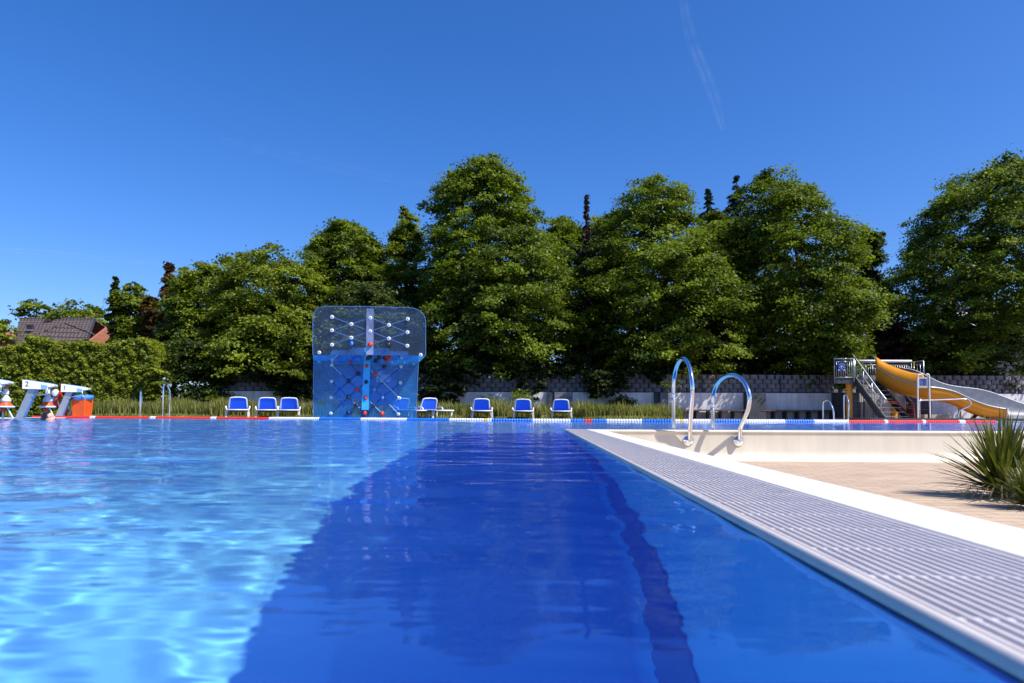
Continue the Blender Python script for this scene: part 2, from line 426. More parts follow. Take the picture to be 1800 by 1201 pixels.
while v < VE:
    for i in range(nb):
        ua = .305 + i * pitch
        mb.box(P(ua + pitch - .0020, v, ZG - .0040), (.0052, .006, .0050), Matrix.Rotation(-PA, 3, 'Z'))
    pbox(mb, .306, .509, v - .004, v + .004, .0046, .0066)
    v += .133
gbuild(mb, 'cross_bar', M['grate'], gr)
mb = MB()
A = [(.302, .0006), (.295, .0006), (.2925, .002), (.2935, .0065), (.2965, .0108), (.3035, ZG + .0004), (.3048, ZG - .003), (.3048, .001)]
vs = [P(x, VN, z) for x, z in A] + [P(x, VE, z) for x, z in A]; q = len(A)
mb.add(vs, [(j, j + 1, j + 1 + q, j + q) for j in range(q - 1)] + [tuple(range(q, 2 * q))])
gbuild(mb, 'edge_lip', M['grate'], gr, smooth=True)
mb = MB(); pbox(mb, .304, .5125, VN, VE, .0020, .0040)
gbuild(mb, 'channel_tray', M['tray'], gr)
# white coping strip beside it
mb = MB()
A = [(.5125, .002), (.5125, ZG - .003), (.5155, ZG), (.640, ZG), (.654, ZG - .004), (.661, ZG - .014), (.664, -.04), (.664, -.29)]
vs = [P(x, VN, z) for x, z in A] + [P(x, VE + .02, z) for x, z in A]; q = len(A)
mb.add(vs, [(j + q, j + 1 + q, j + 1, j) for j in range(q - 1)])
tag(mb.build('coping_strip', M['strip'], smooth=False), 'smooth white coping strip between the long grating and the sand pavers', 'coping')
# cream wall of the raised far pool leg, with coved foot and rounded head
mb = MB()
A = [(6.62, -.284), (6.70, -.278), (6.745, -.262), (6.765, -.235), (6.772, -.19), (6.778, -.05), (6.778, -.022), (6.770, -.016), (6.768, -.002), (6.775, .006), (6.79, .010), (6.89, .010), (6.895, -.02)]
ul = [.30, .5145, .664] + [.664 + (UR + 1 - .664) * i / 30 for i in range(1, 31)]
vs = []; fs = []; q = len(A)
for uu in ul:
    for y, z in A: vs.append(P(uu, y + (0.0 if uu > .6 else .015), z))
for i in range(len(ul) - 1):
    for j in range(q - 1): fs.append((i * q + j, i * q + j + 1, (i + 1) * q + j + 1, (i + 1) * q + j))
mb.add(vs, fs)
tag(mb.build('pool_parapet', M['cream'], smooth=True), 'low cream concrete parapet wall with rounded rim holding back the far pool water', 'wall')
# grating behind the parapet
g2 = MB()
for i in range(14):
    v0 = 6.90 + i * .011
    pbox(g2, U0, UR, v0, v0 + .0075, -.008, .006)
tag(g2.build('overflow_grating', M['grate']), 'narrow grey grating lying flush behind the rim of the cream parapet', 'grating')

# ------------------------------------------------------------------ ground
def sheet(name, pts, m, kind='structure'):
    mb = MB(); mb.add(pts, [tuple(range(len(pts)))]); return tag(mb.build(name, m), kind=kind)
sheet('paving', [P(.664, VN - 6, -.285), P(40, VN - 6, -.285), P(40, 6.80, -.285), P(.664, 6.80, -.285)], M['paver'])
FZ = 0.0
sheet('far_deck', [P(3.0, VF, FZ), P(40, VF, FZ), P(40, 27.4, FZ), P(3.0, 27.4, FZ)], M['deck'])
# ground in one sheet around the pool (a ring of quads)
mb = MB()
z0 = -.012
mb.add([P(-400, VF, z0), P(400, VF, z0), P(400, 600, z0), P(-400, 600, z0)], [(0, 1, 2, 3)])
mb.add([P(-400, VN, z0), P(left_u(VN), VN, z0), P(left_u(VF), VF, z0), P(-400, VF, z0)], [(0, 1, 2, 3)])
mb.add([P(UR, 6.9, z0), P(400, 6.9, z0), P(400, VF, z0), P(UR, VF, z0)], [(0, 1, 2, 3)])
mb.add([P(40, -400, z0 - .3), P(400, -400, z0 - .3), P(400, 6.9, z0 - .3), P(40, 6.9, z0 - .3)], [(0, 1, 2, 3)])
mb.add([P(-400, -400, z0 - .3), P(40, -400, z0 - .3), P(40, VN - .4, z0 - .3), P(-400, VN - .4, z0 - .3)], [(0, 1, 2, 3)])
mb.add([P(-400, VN - .4, z0), P(.664, VN - .4, z0), P(.664, VN, z0), P(-400, VN, z0)], [(0, 1, 2, 3)])
tag(mb.build('ground', M['soil']), kind='structure')
# pool edge kerbs on the far and left side
mb = MB()
pbox(mb, left_u(VF) - .3, UR, VF, VF + .32, -.2, .012)
tag(mb.build('pool_edge', M['cream']), kind='structure')
mb = MB()
mb.hexa([P(left_u(VN) - 1.2, VN, -.2), P(left_u(VN), VN, -.2), P(left_u(VF), VF - .003, -.2), P(left_u(VF) - 1.2, VF - .003, -.2)],
        [P(left_u(VN) - 1.2, VN, .016), P(left_u(VN), VN, .016), P(left_u(VF), VF - .003, .016), P(left_u(VF) - 1.2, VF - .003, .016)])
tag(mb.build('side_deck', M['grate']), kind='structure')

# ------------------------------------------------------------------ pool ladders
def ladder_rail(front, back, zf, zb, apex_z, bulge, r=.021, parent=None, base=Vector((0, 0, 0)), name='handrail'):
    """rail in a vertical plane from the wall face over the rim into the water"""
    f = Vector(front); b = Vector(back); d = (b - f)
    fwd = Vector((d.x, d.y, 0)); L = fwd.length; fwd.normalize()
    hh_ = apex_z - zf; zsd = zf + hh_ * .60
    sh = [(0, zf), (0, zf + .07), (-.01, zf + .12), (-bulge * .38, zf + hh_ * .30), (-bulge * .84, zf + hh_ * .46)]
    top = [(-bulge, zsd)]
    cx = (L - bulge) / 2; rr = L - cx
    for i in range(1, 12):
        t = pi - pi * i / 12; top.append((cx + rr * cos(t), zsd + (apex_z - zsd) * sin(t)))
    top += [(L, zsd), (L, zsd - .08), (L, zsd - .2), (L, zb)]
    pts = [Vector((f.x, f.y, 0)) + fwd * x + Vector((0, 0, z)) for x, z in sh + top]
    pts = [p - base for p in spline(pts, 4)]
    mb = MB(); mb.tube(pts, r, 14)
    return mb.build(name, M['chrome'], parent, smooth=True)

def main_ladder():
    yb = 6.84
    c = P(1.83, 6.8, 0)
    t = thing('pool_ladder', 'polished steel pool ladder with two arched handrails bolted to the cream parapet', 'ladder', c)
    for pxf, pxb, apy, bl in ((1213, 1184, 628, .10), (1301, 1253, 657, .22)):
        Df, Db = 6.66, 7.36
        f = Vector((W(pxf, 770, Df).x, Df, 0)); b = Vector((W(pxb, 755, Db).x, Db, 0))
        az = W((pxf + pxb) / 2, apy, 7.0).z
        ladder_rail(f, b, -.085, -1.1, az - .02, bl, .021, t, c)
        wd = P(0, 1, 0)
        mbf = MB()
        Mx = Matrix.Translation(Vector((f.x, 6.778 - f.x * .0333 + .004, -.095)) - c) @ Matrix.Rotation(R(90), 4, 'X')
        wallv = 0
        mbf.lathe([(.052, -.01), (.053, .006), (.049, .013), (.034, .017), (.028, .024), (.022, .026), (.022, .06)], 24, Mx)
        mbf.build('flange', M['chrome'], t, smooth=True)
    for i, z in enumerate((-.25, -.52, -.80)):
        m2 = MB(); xa = W(1184, 755, 7.36).x; xb = W(1253, 755, 7.36).x
        m2.box(Vector(((xa + xb) / 2, 7.36, z)) - c, (xb - xa, .09, .03)); m2.build('rung', M['chrome'], t)
main_ladder()

def far_ladder(name, label, loops):
    c = W(loops[0][0], 738, loops[0][4]); c.z = 0
    t = thing(name, label, 'ladder', c)
    for (xf, xb, ty, bz, D, dd) in loops:
        p0 = W(xf, 736, D); p1 = W(xb, 736, D + dd); top = W((xf + xb) / 2, ty, D).z
        a0 = Vector((p0.x, p0.y, bz)); a1 = Vector((p0.x, p0.y, top - .16)); b1 = Vector((p1.x, p1.y, top - .30)); b0 = Vector((p1.x + (p1.x - p0.x) * .2, p1.y, 0.0))
        m_ = (a1 + b1) / 2; m_.z = top
        pts = spline([a0, a1, (a1 + m_) / 2 + Vector((0, 0, .06)), m_, (m_ + b1) / 2 + Vector((0, 0, .05)), b1, b0], 5)
        mb = MB(); mb.tube([p - c for p in pts], .021, 10); mb.build('handrail', M['chrome'], t, smooth=True)
    for z in (-.2, -.5):
        mb = MB(); p0 = W(loops[0][0], 736, loops[0][4]); p1 = W(loops[-1][0], 736, loops[-1][4])
        mb.bar(Vector((p0.x, p0.y, z)) - c, Vector((p1.x, p1.y, z)) - c, .08, .03); mb.build('rung', M['chrome'], t)
    return t
far_ladder('pool_ladder', 'small steel ladder rails beside the yellow slide post on the far pool edge', [(1484, 1492, 694, -.7, 20.0, -.45), (1447, 1465, 704, -.7, 20.0, -.45)])
far_ladder('pool_ladder', 'slim steel ladder rails standing before the green hedge at the left', [(246, 248, 687, -.7, 19.5, .5), (286, 298, 675, -.7, 19.5, .45)])

# ------------------------------------------------------------------ lane rope
def lane_rope():
    path = [(57, 731.5, 19.2), (130, 731.7, 19.0), (430, 734.6, 17.6), (620, 737.0, 16.4), (860, 739.3, 15.2), (1040, 740.6, 15.0), (1200, 741.8, 15.0), (1400, 743.0, 15.4), (1750, 743.6, 16.6)]
    pts = []
    for px, py, D in path:
        p = W(px, py, D); p.z = .012; pts.append(p)
    cur = spline(pts, 60)
    # colour runs by pixel x of the photograph, i.e. by position along the rope
    runs = [(0, 160, 'red'), (160, 167, 'W'), (167, 265, 'red'), (265, 272, 'W'), (272, 371, 'red'), (371, 378, 'W'), (378, 474, 'red'), (474, 561, 'white'), (561, 635, 'blue'), (635, 716, 'white'), (716, 788, 'blue'), (788, 848, 'white'),
            (848, 855, 'yel'), (855, 861, 'white'), (861, 934, 'blue'), (934, 1003, 'white'), (1003, 1023, 'blue'), (1023, 1038, 'red'), (1038, 1061, 'blue'), (1061, 1127, 'white'), (1127, 1184, 'blue'), (1184, 1193, 'white'), (1193, 1198, 'yel'), (1198, 1252, 'white'),
            (1252, 1304, 'blue'), (1304, 1375, 'white'), (1375, 1429, 'blue'), (1429, 1488, 'white'), (1488, 1551, 'red'), (1551, 1557, 'W'), (1557, 1617, 'red'), (1617, 1624, 'W'), (1624, 1683, 'red'), (1683, 1690, 'W'), (1690, 1748, 'red')]
    c = cur[len(cur) // 2].copy()
    t = thing('lane_rope', 'long floating lane rope of red, white and blue discs across the pool', 'lane rope', c)
    # arc length
    ds = [0]
    for i in range(1, len(cur)): ds.append(ds[-1] + (cur[i] - cur[i - 1]).length)
    L = ds[-1]; s = 0.02; j = 0
    groups = {}
    while s < L - .02:
        while ds[j + 1] < s: j += 1
        k = (s - ds[j]) / (ds[j + 1] - ds[j]); p = cur[j].lerp(cur[j + 1], k); d = (cur[j + 1] - cur[j]).normalized()
        px = 900 + F * p.x / p.y
        colr = next((c_ for a_, b_, c_ in runs if a_ <= px < b_), 'red')
        ln = .082 if colr == 'W' else .056
        ri = next((q for q, (a_, b_, c_) in enumerate(runs) if a_ <= px < b_), 0)
        key = (ri, colr)
        mb = groups.setdefault(key, MB())
        Mx = Matrix.Translation(p + d * (ln / 2) - c) @ Vector((0, 0, 1)).rotation_difference(d).to_matrix().to_4x4()
        rr = .052 if colr == 'W' else (.046 if colr in('red') else .051)
        if colr == 'W': mb.lathe([(rr * .9, -ln / 2), (rr, -ln * .35), (rr, ln * .35), (rr * .9, ln / 2)], 12, Mx)
        else: mb.lathe([(rr * .45, -ln * .48), (rr * .9, -ln * .40), (rr, -ln * .2), (rr, ln * .2), (rr * .9, ln * .40), (rr * .45, ln * .48)], 12, Mx)
        s += ln + .004
    mm = {'red': M['red'], 'white': M['fwhite'], 'blue': M['fblue'], 'yel': M['yellow'], 'W': M['fwhite']}
    ll = {'red': 'red disc floats', 'white': 'white disc floats', 'blue': 'blue disc floats', 'yel': 'yellow marker float', 'W': 'single white marker float'}
    for (k_, cc), b_ in groups.items(): tag(b_.build('marker_float' if cc in ('W', 'yel') else 'float_run', mm[cc], t), ll[cc])
    mb = MB(); e0 = W(1763, 739, 17.2); e0.z = .03
    mb.tube([cur[i] - c for i in range(0, len(cur), 12)] + [cur[-1] - c, e0 - c], .008, 6); mb.build('cable', M['galv'], t)
lane_rope()

# ------------------------------------------------------------------ generic: parts given in world coordinates
def part(mb, name, m, t, smooth=False, bevel=0.0):
    o = mb.build(name, m, t, smooth=smooth, bevel=bevel)
    par = t; inv = Matrix.Identity(4)
    while par is not None:
        if par.type == 'EMPTY':
            inv = (Matrix.Translation(par.location) @ Matrix.Rotation(par.rotation_euler.z, 4, 'Z')).inverted(); break
        par = par.parent
    if t.type == 'EMPTY': o.matrix_parent_inverse = inv
    return o

# ------------------------------------------------------------------ sun loungers
def make_lounger():
    t = thing('sun_lounger', '', 'sun lounger')
    WPL, BL = M['whitep'], M['bluecloth']
    hw = .31
    mb = MB()
    for s in (-1, 1):
        mb.tube(spline([(s * hw, 0, .33), (s * (hw + .005), .7, .345), (s * hw, 1.25, .34), (s * (hw - .03), 1.42, .32)], 4), .028, 10)
    mb.tube([(-hw, 0, .33), (hw, 0, .33)], .026, 10); mb.tube([(-hw + .03, 1.42, .32), (hw - .03, 1.42, .32)], .026, 10)
    mb.tube([(-hw, .7, .33), (hw, .7, .33)], .02, 8)
    mb.box((0, -.02, .27), (.50, .05, .07))
    mb.build('frame', WPL, t, smooth=True)
    mb = MB(); nseg = 12
    vs = []
    for i in range(nseg + 1):
        y = .06 + 1.30 * i / nseg
        z = .352 + .012 * sin(i / nseg * pi * 2)
        vs += [(-hw + .03, y, z), (hw - .03, y, z), (-hw + .03, y, z - .008), (hw - .03, y, z - .008)]
    fs = []
    for i in range(nseg):
        a = i * 4; b = a + 4
        fs += [(a, a + 1, b + 1, b), (a + 3, a + 2, b + 2, b + 3), (a, b, b + 2, a + 2), (a + 1, a + 3, b + 3, b + 1)]
    mb.add(vs, fs); mb.build('seat', BL, t)
    # backrest: rounded frame leaning back, hinge at y=0
    ang = R(112); ux = Vector((1, 0, 0)); uy = Vector((0, -cos(ang), sin(ang))); n = ux.cross(uy)
    o0 = Vector((0, .02, .325))
    def bp(x, y, dz=0): return o0 + ux * x + uy * y + n * dz
    out = []; H_, Wb, Wt, rr = .56, .205, .195, .07
    out += [bp(-Wb * 1.05, 0), bp(-Wb * 1.08, .15), bp(-Wt * 1.04, H_ - rr - .02)]
    out += [bp(-Wt + rr - rr * cos(t_), H_ - rr + rr * sin(t_)) for t_ in [pi / 8 * k for k in range(1, 5)]]
    out += [bp(0, H_ + .012)]
    out += [bp(Wt - rr + rr * sin(t_), H_ - rr + rr * cos(t_)) for t_ in [pi / 8 * k for k in range(0, 4)]]
    out += [bp(Wt * 1.04, H_ - rr - .02), bp(Wb * 1.08, .15), bp(Wb * 1.05, 0)]
    out = [Vector((p.x, p.y, p.z)) for p in out]
    # widen to the real size
    out = [Vector((p.x * 1.22, p.y, p.z)) for p in out]
    mb = MB(); mb.tube(out + [out[0]], .026, 10)
    bk = mb.build('backrest', WPL, t, smooth=True)
    mb = MB(); c0 = sum(out, Vector()) / len(out)
    inner = [c0 + (p - c0) * .955 for p in out]; inner[0] = c0 + (out[0] - c0) * .95; k = len(inner)
    a_ = [p + n * .012 for p in inner]; b_ = [p - n * .012 for p in inner]
    mb.add(a_ + b_, [tuple(range(k)), tuple(range(k, 2 * k))[::-1]] + [(i, (i + 1) % k, k + (i + 1) % k, k + i) for i in range(k)])
    mb.build('fabric_panel', BL, bk)
    for s in (-1, 1):
        mb = MB()
        mb.tube(spline([(s * .325, -.06, .30), (s * .345, -.04, .40), (s * .352, .08, .465), (s * .352, .34, .47), (s * .345, .44, .42), (s * .33, .45, .34)], 4), .024, 8)
        mb.build('armrest', WPL, t, smooth=True)
        for yy, sx in ((.0, .345), (1.18, .32)):
            mb = MB()
            mb.hexa([(s * sx - .03, yy - .05, 0), (s * sx + .03, yy - .05, 0), (s * sx + .03, yy + .03, 0), (s * sx - .03, yy + .03, 0)],
                    [(s * .30 - .035, yy - .03, .34), (s * .30 + .035, yy - .03, .34), (s * .30 + .035, yy + .06, .34), (s * .30 - .035, yy + .06, .34)])
            mb.build('leg', WPL, t, bevel=.01)
    return t
def dup(root, loc, rz):
    r = root.copy(); link(r); r.location = loc; r.rotation_euler = (0, 0, rz)
    for ch in list(root.children):
        c = ch.copy(); link(c); c.parent = r
        for g_ in ch.children:
            d = g_.copy(); link(d); d.parent = c
    return r
CH = [(418, 22.0, 201, 'white sun lounger with blue backrest, leftmost of the row on the grass'),
      (469.5, 22.5, 199, 'white and blue sun lounger, left one of the close pair beside the climbing wall'),
      (508, 22.6, 197, 'white and blue sun lounger, right one of the close pair, nearest the climbing wall'),
      (702, 22.6, 222, 'turned white and blue sun lounger seen through the clear climbing wall'),
      (751, 22.4, 210, 'half-turned white and blue sun lounger just right of the climbing wall'),
      (846, 23.0, 184, 'white and blue sun lounger before the pale wall, third from the right end'),
      (919, 23.4, 180, 'white and blue sun lounger before the pale wall, second from the right end'),
      (986, 23.6, 177, 'white and blue sun lounger, rightmost of the row, beside the tall grass')]
proto = make_lounger()
for i, (px, D, rz, lab) in enumerate(CH):
    p = W(px, 735, D); p.z = .012
    if i == 0:
        o = proto; o.location = p; o.rotation_euler.z = R(rz)
    else: o = dup(proto, p, R(rz))
    o.scale = (1, 1, .76)
    tag(o, lab, 'sun lounger', 'sun loungers along the far edge of the pool')

# ------------------------------------------------------------------ water climbing wall
def climbing_wall():
    DL, DU = 17.3, 16.75
    c = W(643, 736, DL); c.z = 0
    t = thing('climbing_wall', 'see-through blue water climbing wall with knobs, rising out of the pool', 'climbing wall', c)
    def A(cx, cy, D): return W(530 + cx / 5.004, 520 + cy / 5.004, D)
    def plate(name, poly, D, m, th=.015, Db=None, par=t):
        """poly in px; D at top, Db at bottom"""
        Db = Db or D; ys = [y for x, y in poly]; y0, y1 = min(ys), max(ys)
        f = [A(x, y, D + (Db - D) * (y - y0) / (y1 - y0)) for x, y in poly]; k = len(f)
        b = [p + Vector((0, th, 0)) for p in f]
        mb = MB(); mb.add(f + b, [tuple(range(k)), tuple(range(k, 2 * k))[::-1]] + [(i, (i + 1) % k, k + (i + 1) % k, k + i) for i in range(k)])
        return part(mb, name, m, par)
    plate('lower_panel', [(106, 575), (1028, 588), (1000, 1220), (103, 1220)], DL, M['abl'])
    up = [(100, 520), (98, 400), (100, 190), (112, 145), (145, 108), (190, 92), (600, 95), (980, 108), (1035, 128), (1075, 165), (1092, 215), (1092, 525)]
    plate('upper_panel', up, DU, M['acl'])
    plate('ledge', [(100, 522), (1092, 527), (1035, 585), (106, 573)], DU, M['acl'], .015, DL - .02)
    mb = MB(); us_ = [A(x, y, DU - .004) for x, y in up]
    mb.tube(us_, .007, 6); part(mb, 'panel_edge', M['rod'], t)
    mb = MB(); mb.tube([A(106, 575, DL), A(103, 1220, DL)], .008, 6); part(mb, 'panel_edge', M['rod'], t)
    mb = MB(); mb.tube([A(1028, 588, DL), A(1000, 1220, DL)], .008, 6); part(mb, 'panel_edge', M['rod'], t)
    plate('upper_strip', [(572, 112), (636, 114), (632, 520), (568, 520)], DU - .03, M['frost'], .015)
    plate('mast', [(553, 455), (612, 455), (588, 1005), (528, 1005)], DL - .06, M['mastblue'], .05)
    plate('mast_foot', [(522, 1005), (592, 1005), (590, 1230), (520, 1230)], DL + .05, M['navy'], .14)
    plate('back_plate', [(292, 628), (835, 632), (832, 965), (600, 968), (592, 905), (300, 900)], DL + .5, M['abl2'])
    plate('back_plate', [(655, 662), (800, 662), (800, 760), (655, 760)], DL + .42, M['frost'])
    plate('back_plate', [(328, 915), (445, 915), (438, 1225), (320, 1225)], DL + .5, M['abl2'])
    plate('back_plate', [(255, 500), (272, 480), (430, 478), (430, 600), (255, 600)], DL + .3, M['abl2'])
    plate('back_plate', [(428, 475), (448, 460), (760, 460), (768, 480), (768, 600), (428, 600)], DL + .36, M['abl2'])
    plate('back_plate', [(768, 488), (925, 488), (938, 505), (938, 600), (768, 600)], DL + .3, M['abl2'])
    U = [(268, 187), (267, 305), (267, 432), (438, 250), (437, 370), (605, 195), (604, 313), (768, 258), (768, 377), (934, 205), (932, 322), (930, 441)]
    Lo = [(266, 610), (263, 753), (260, 895), (257, 1035), (876, 625), (870, 766), (861, 901), (852, 1042)]
    def disc(x, y, D, r, m, name):
        p = A(x, y, D - .03); mb = MB()
        mb.lathe([(r, 0), (r, .02), (r * .8, .03), (r * .38, .032), (r * .3, .022)], 14, Matrix.Translation(p + Vector((0, .02, 0))) @ Matrix.Rotation(R(90), 4, 'X'))
        o = part(mb, name, M[m], t, smooth=False)
        mb = MB(); mb.lathe([(r * .32, 0), (r * .32, .012)], 8, Matrix.Translation(p + Vector((0, -.004, 0))) @ Matrix.Rotation(R(90), 4, 'X'))
        q_ = mb.build('bolt_head', M['galv'], o); return o
    for x, y in U: disc(x, y, DU, .048, 'whitep', 'knob_washer')
    for x, y in Lo: disc(x, y, DL, .042, 'white', 'knob_washer')
    for x, y in ((155, 500), (1048, 520), (155, 578), (985, 596)): disc(x, y, DU if y < 550 else DL, .045, 'whitep' if y < 550 else 'mastblue', 'knob_washer')
    holds = [(605, 428, 'red', DU), (440, 420, 'fblue', DU), (763, 432, 'black', DU), (428, 575, 'red', DL), (575, 617, 'red', DL), (495, 684, 'black', DL), (645, 692, 'red', DL), (725, 622, 'black', DL),
             (413, 750, 'navy', DL), (570, 757, 'navy', DL), (490, 823, 'red', DL), (411, 893, 'black', DL), (563, 895, 'red', DL), (640, 825, 'rod', DL), (713, 893, 'rod', DL), (483, 962, 'navy', DL), (633, 967, 'black', DL),
             (410, 1030, 'navy', DL), (558, 1032, 'red', DL), (708, 1036, 'red', DL), (770, 545, 'red', DU + .2), (750, 570, 'red', DU + .35), (590, 550, 'black', DU + .3), (600, 540, 'black', DU + .15), (680, 545, 'black', DU + .25), (505, 550, 'fblue', DU + .2), (655, 575, 'navy', DL - .1)]
    for i, (x, y, m, D) in enumerate(holds):
        p = A(x, y, D - .05); mb = MB(); r = .052
        rn = random.Random(i)
        mb.ball(p, r, 12, (1 + rn.uniform(-.1, .2), .9, 1 + rn.uniform(-.15, .2)))
        mb.ball(p + Vector((rn.uniform(-.02, .02), -.015, -.022)), r * .7, 10)
        part(mb, 'climbing_hold', M[m], t, smooth=True)
    seg = [((268, 187), (438, 250)), ((438, 250), (604, 313)), ((267, 305), (438, 250)), ((438, 250), (605, 195)), ((267, 305), (437, 370)), ((437, 370), (604, 432)), ((267, 432), (437, 370)), ((437, 370), (604, 313)),
           ((605, 195), (768, 258)), ((768, 258), (932, 322)), ((604, 313), (768, 258)), ((768, 258), (934, 205)), ((604, 313), (768, 377)), ((768, 377), (930, 441)), ((604, 432), (768, 377)), ((768, 377), (932, 322))]
    mb = MB()
    for a_, b_ in seg: mb.tube([A(*a_, DU + .02), A(*b_, DU + .02)], .011, 6)
    part(mb, 'upper_rod_lattice', M['rod'], t)
    seg = [((266, 610), (413, 750)), ((413, 750), (563, 895)), ((563, 895), (708, 1036)), ((263, 753), (411, 893)), ((411, 893), (558, 1032)), ((428, 600), (495, 684)), ((495, 684), (640, 825)), ((640, 825), (713, 893)), ((713, 893), (852, 1042)),
           ((257, 1035), (411, 893)), ((411, 893), (490, 823)), ((490, 823), (570, 757)), ((570, 757), (725, 622)), ((260, 895), (413, 750)), ((413, 750), (495, 684)), ((410, 1030), (483, 962)), ((483, 962), (563, 895)), ((563, 895), (640, 825)), ((640, 825), (876, 625)), ((558, 1032), (633, 967)), ((633, 967), (713, 893)), ((713, 893), (870, 766))]
    mb = MB()
    for a_, b_ in seg: mb.tube([A(*a_, DL - .02), A(*b_, DL - .02)], .011, 6)
    part(mb, 'lower_rod_lattice', M['rodd'], t)
    mb = MB()
    mb.tube([A(610, 655, DL - .03), A(861, 901, DL - .03)], .012, 6); mb.tube([A(266, 610, DL - .03), A(350, 690, DL - .03)], .012, 6)
    part(mb, 'steel_brace', M['galv'], t)
    for x in (795, 905, 268):
        mb = MB(); mb.tube([A(x, 530, DL + .2), A(x, 590, DL + .2)], .014, 6); part(mb, 'bracket', M['white'], t)
    # steel legs that carry the panels under the water
    for x in (300, 820):
        mb = MB(); p = A(x, 1000, DL + .25); mb.box((p.x, p.y, -1.05), (.07, .07, 2.3)); part(mb, 'leg', M['galv'], t)
climbing_wall()

# ------------------------------------------------------------------ starting blocks
def text_mesh(name, s, size, m, parent, Mx, ext=.002):
    cu = bpy.data.curves.new(name, 'FONT'); cu.body = s; cu.size = size; cu.extrude = ext; cu.align_x = 'CENTER'; cu.align_y = 'CENTER'
    to = bpy.data.objects.new(name, cu); COL.objects.link(to)
    dg = bpy.context.evaluated_depsgraph_get()
    me = bpy.data.meshes.new_from_object(to.evaluated_get(dg)); me.name = name
    bpy.data.objects.remove(to); bpy.data.curves.remove(cu)
    me.materials.clear(); me.materials.append(m)
    me.transform(Mx)
    o = bpy.data.objects.new(name, me); link(o, parent); return o

def start_block(px_front, D, num, label):
    """local: +x towards the water, y away from camera; front tip of the platform at x=0"""
    p = W(px_front, 730, D); p.z = 0
    t = thing('starting_block', label, 'starting block', p, R(24), 'starting blocks on the left pool end')
    sc = .875; zt_ = W(px_front, 679.5, 18.6).z
    z1 = zt_; hh = .185
    KX = .76
    prof = [(-.88, z1 + .10), (-.02, z1), (0, z1 - .015), (0, z1 - .045), (-.02, z1 - .055), (-.18, z1 - .075), (-.21, z1 - .13), (-.88, z1 - .125)]
    wd = .44; prof = [(x * KX, z) for x, z in prof]; k = len(prof)
    mb = MB(); vs = [(x, 0, z) for x, z in prof] + [(x, wd, z) for x, z in prof]
    mb.add(vs, [tuple(range(k)), tuple(range(k, 2 * k))[::-1]] + [(i, k + i, k + (i + 1) % k, (i + 1) % k) for i in range(k)])
    pl = mb.build('platform', M['white'], t)
    mb = MB(); q = [(-.38, z1 - .015), (-.20, z1 - .035), (-.19, z1 - .075), (-.215, z1 - .122), (-.37, z1 - .122)]; q = [(x * KX, z) for x, z in q]
    mb.add([(x, -.004, z) for x, z in q] + [(x, .0, z) for x, z in q], [tuple(range(5)), (9, 8, 7, 6, 5)] + [(i, 5 + i, 5 + (i + 1) % 5, (i + 1) % 5) for i in range(5)])
    mb.build('blue_side_patch', M['lblue'], pl)
    mb = MB(); mb.box((-.345, wd / 2, z1 + .057), (.56, wd - .06, .012), Matrix.Rotation(R(8.6), 3, 'Y')); mb.build('grip_mat', M['lblue'], pl)
    Mx = Matrix.Translation((-.575, -.005, z1 - .012)) @ Matrix.Rotation(R(90), 4, 'X')
    if num: text_mesh('number', num, .175, M['black'], pl, Mx)
    # slanted leg
    mb = MB(); zb = z1 - .125
    mb.hexa([(-.82, .08, .0), (-.67, .08, .0), (-.67, .38, .0), (-.82, .38, .0)], [(-.56, .08, zb), (-.40, .08, zb), (-.40, .38, zb), (-.56, .38, zb)])
    lg = mb.build('leg', M['galv'], t)
    mb = MB(); mb.hexa([(-.668, .10, .0), (-.662, .10, .0), (-.662, .36, .0), (-.668, .36, .0)], [(-.398, .10, zb), (-.386, .10, zb), (-.386, .36, zb), (-.398, .36, zb)])
    mb.build('blue_strip', M['lblue'], lg)
    mb = MB(); mb.box((-.74, .23, .01), (.26, .42, .02)); mb.build('foot_plate', M['galv'], t)
    for yy in (.03, .41):
        mb = MB(); mb.tube([(-.46, yy, zb - .13), (-.19, yy, zb - .14), (-.15, yy, zb - .10), (-.15, yy, zb + .05)], .014, 8); mb.build('backstroke_grip', M['galv'], t, smooth=True)
    mb = MB(); mb.tube([(-.15, .0, zb - .12), (-.15, .44, zb - .12)], .014, 8); mb.build('grip_bar', M['galv'], t, smooth=True)
    return t
start_block(154, 19.6, '1', 'white starting block numbered 1 on a slanted grey leg beside the orange bin')
start_block(94, 17.1, '2', 'white starting block numbered 2 on a slanted grey leg')
start_block(13.5, 15.3, None, 'starting block cut off by the left picture edge, only its tip showing')

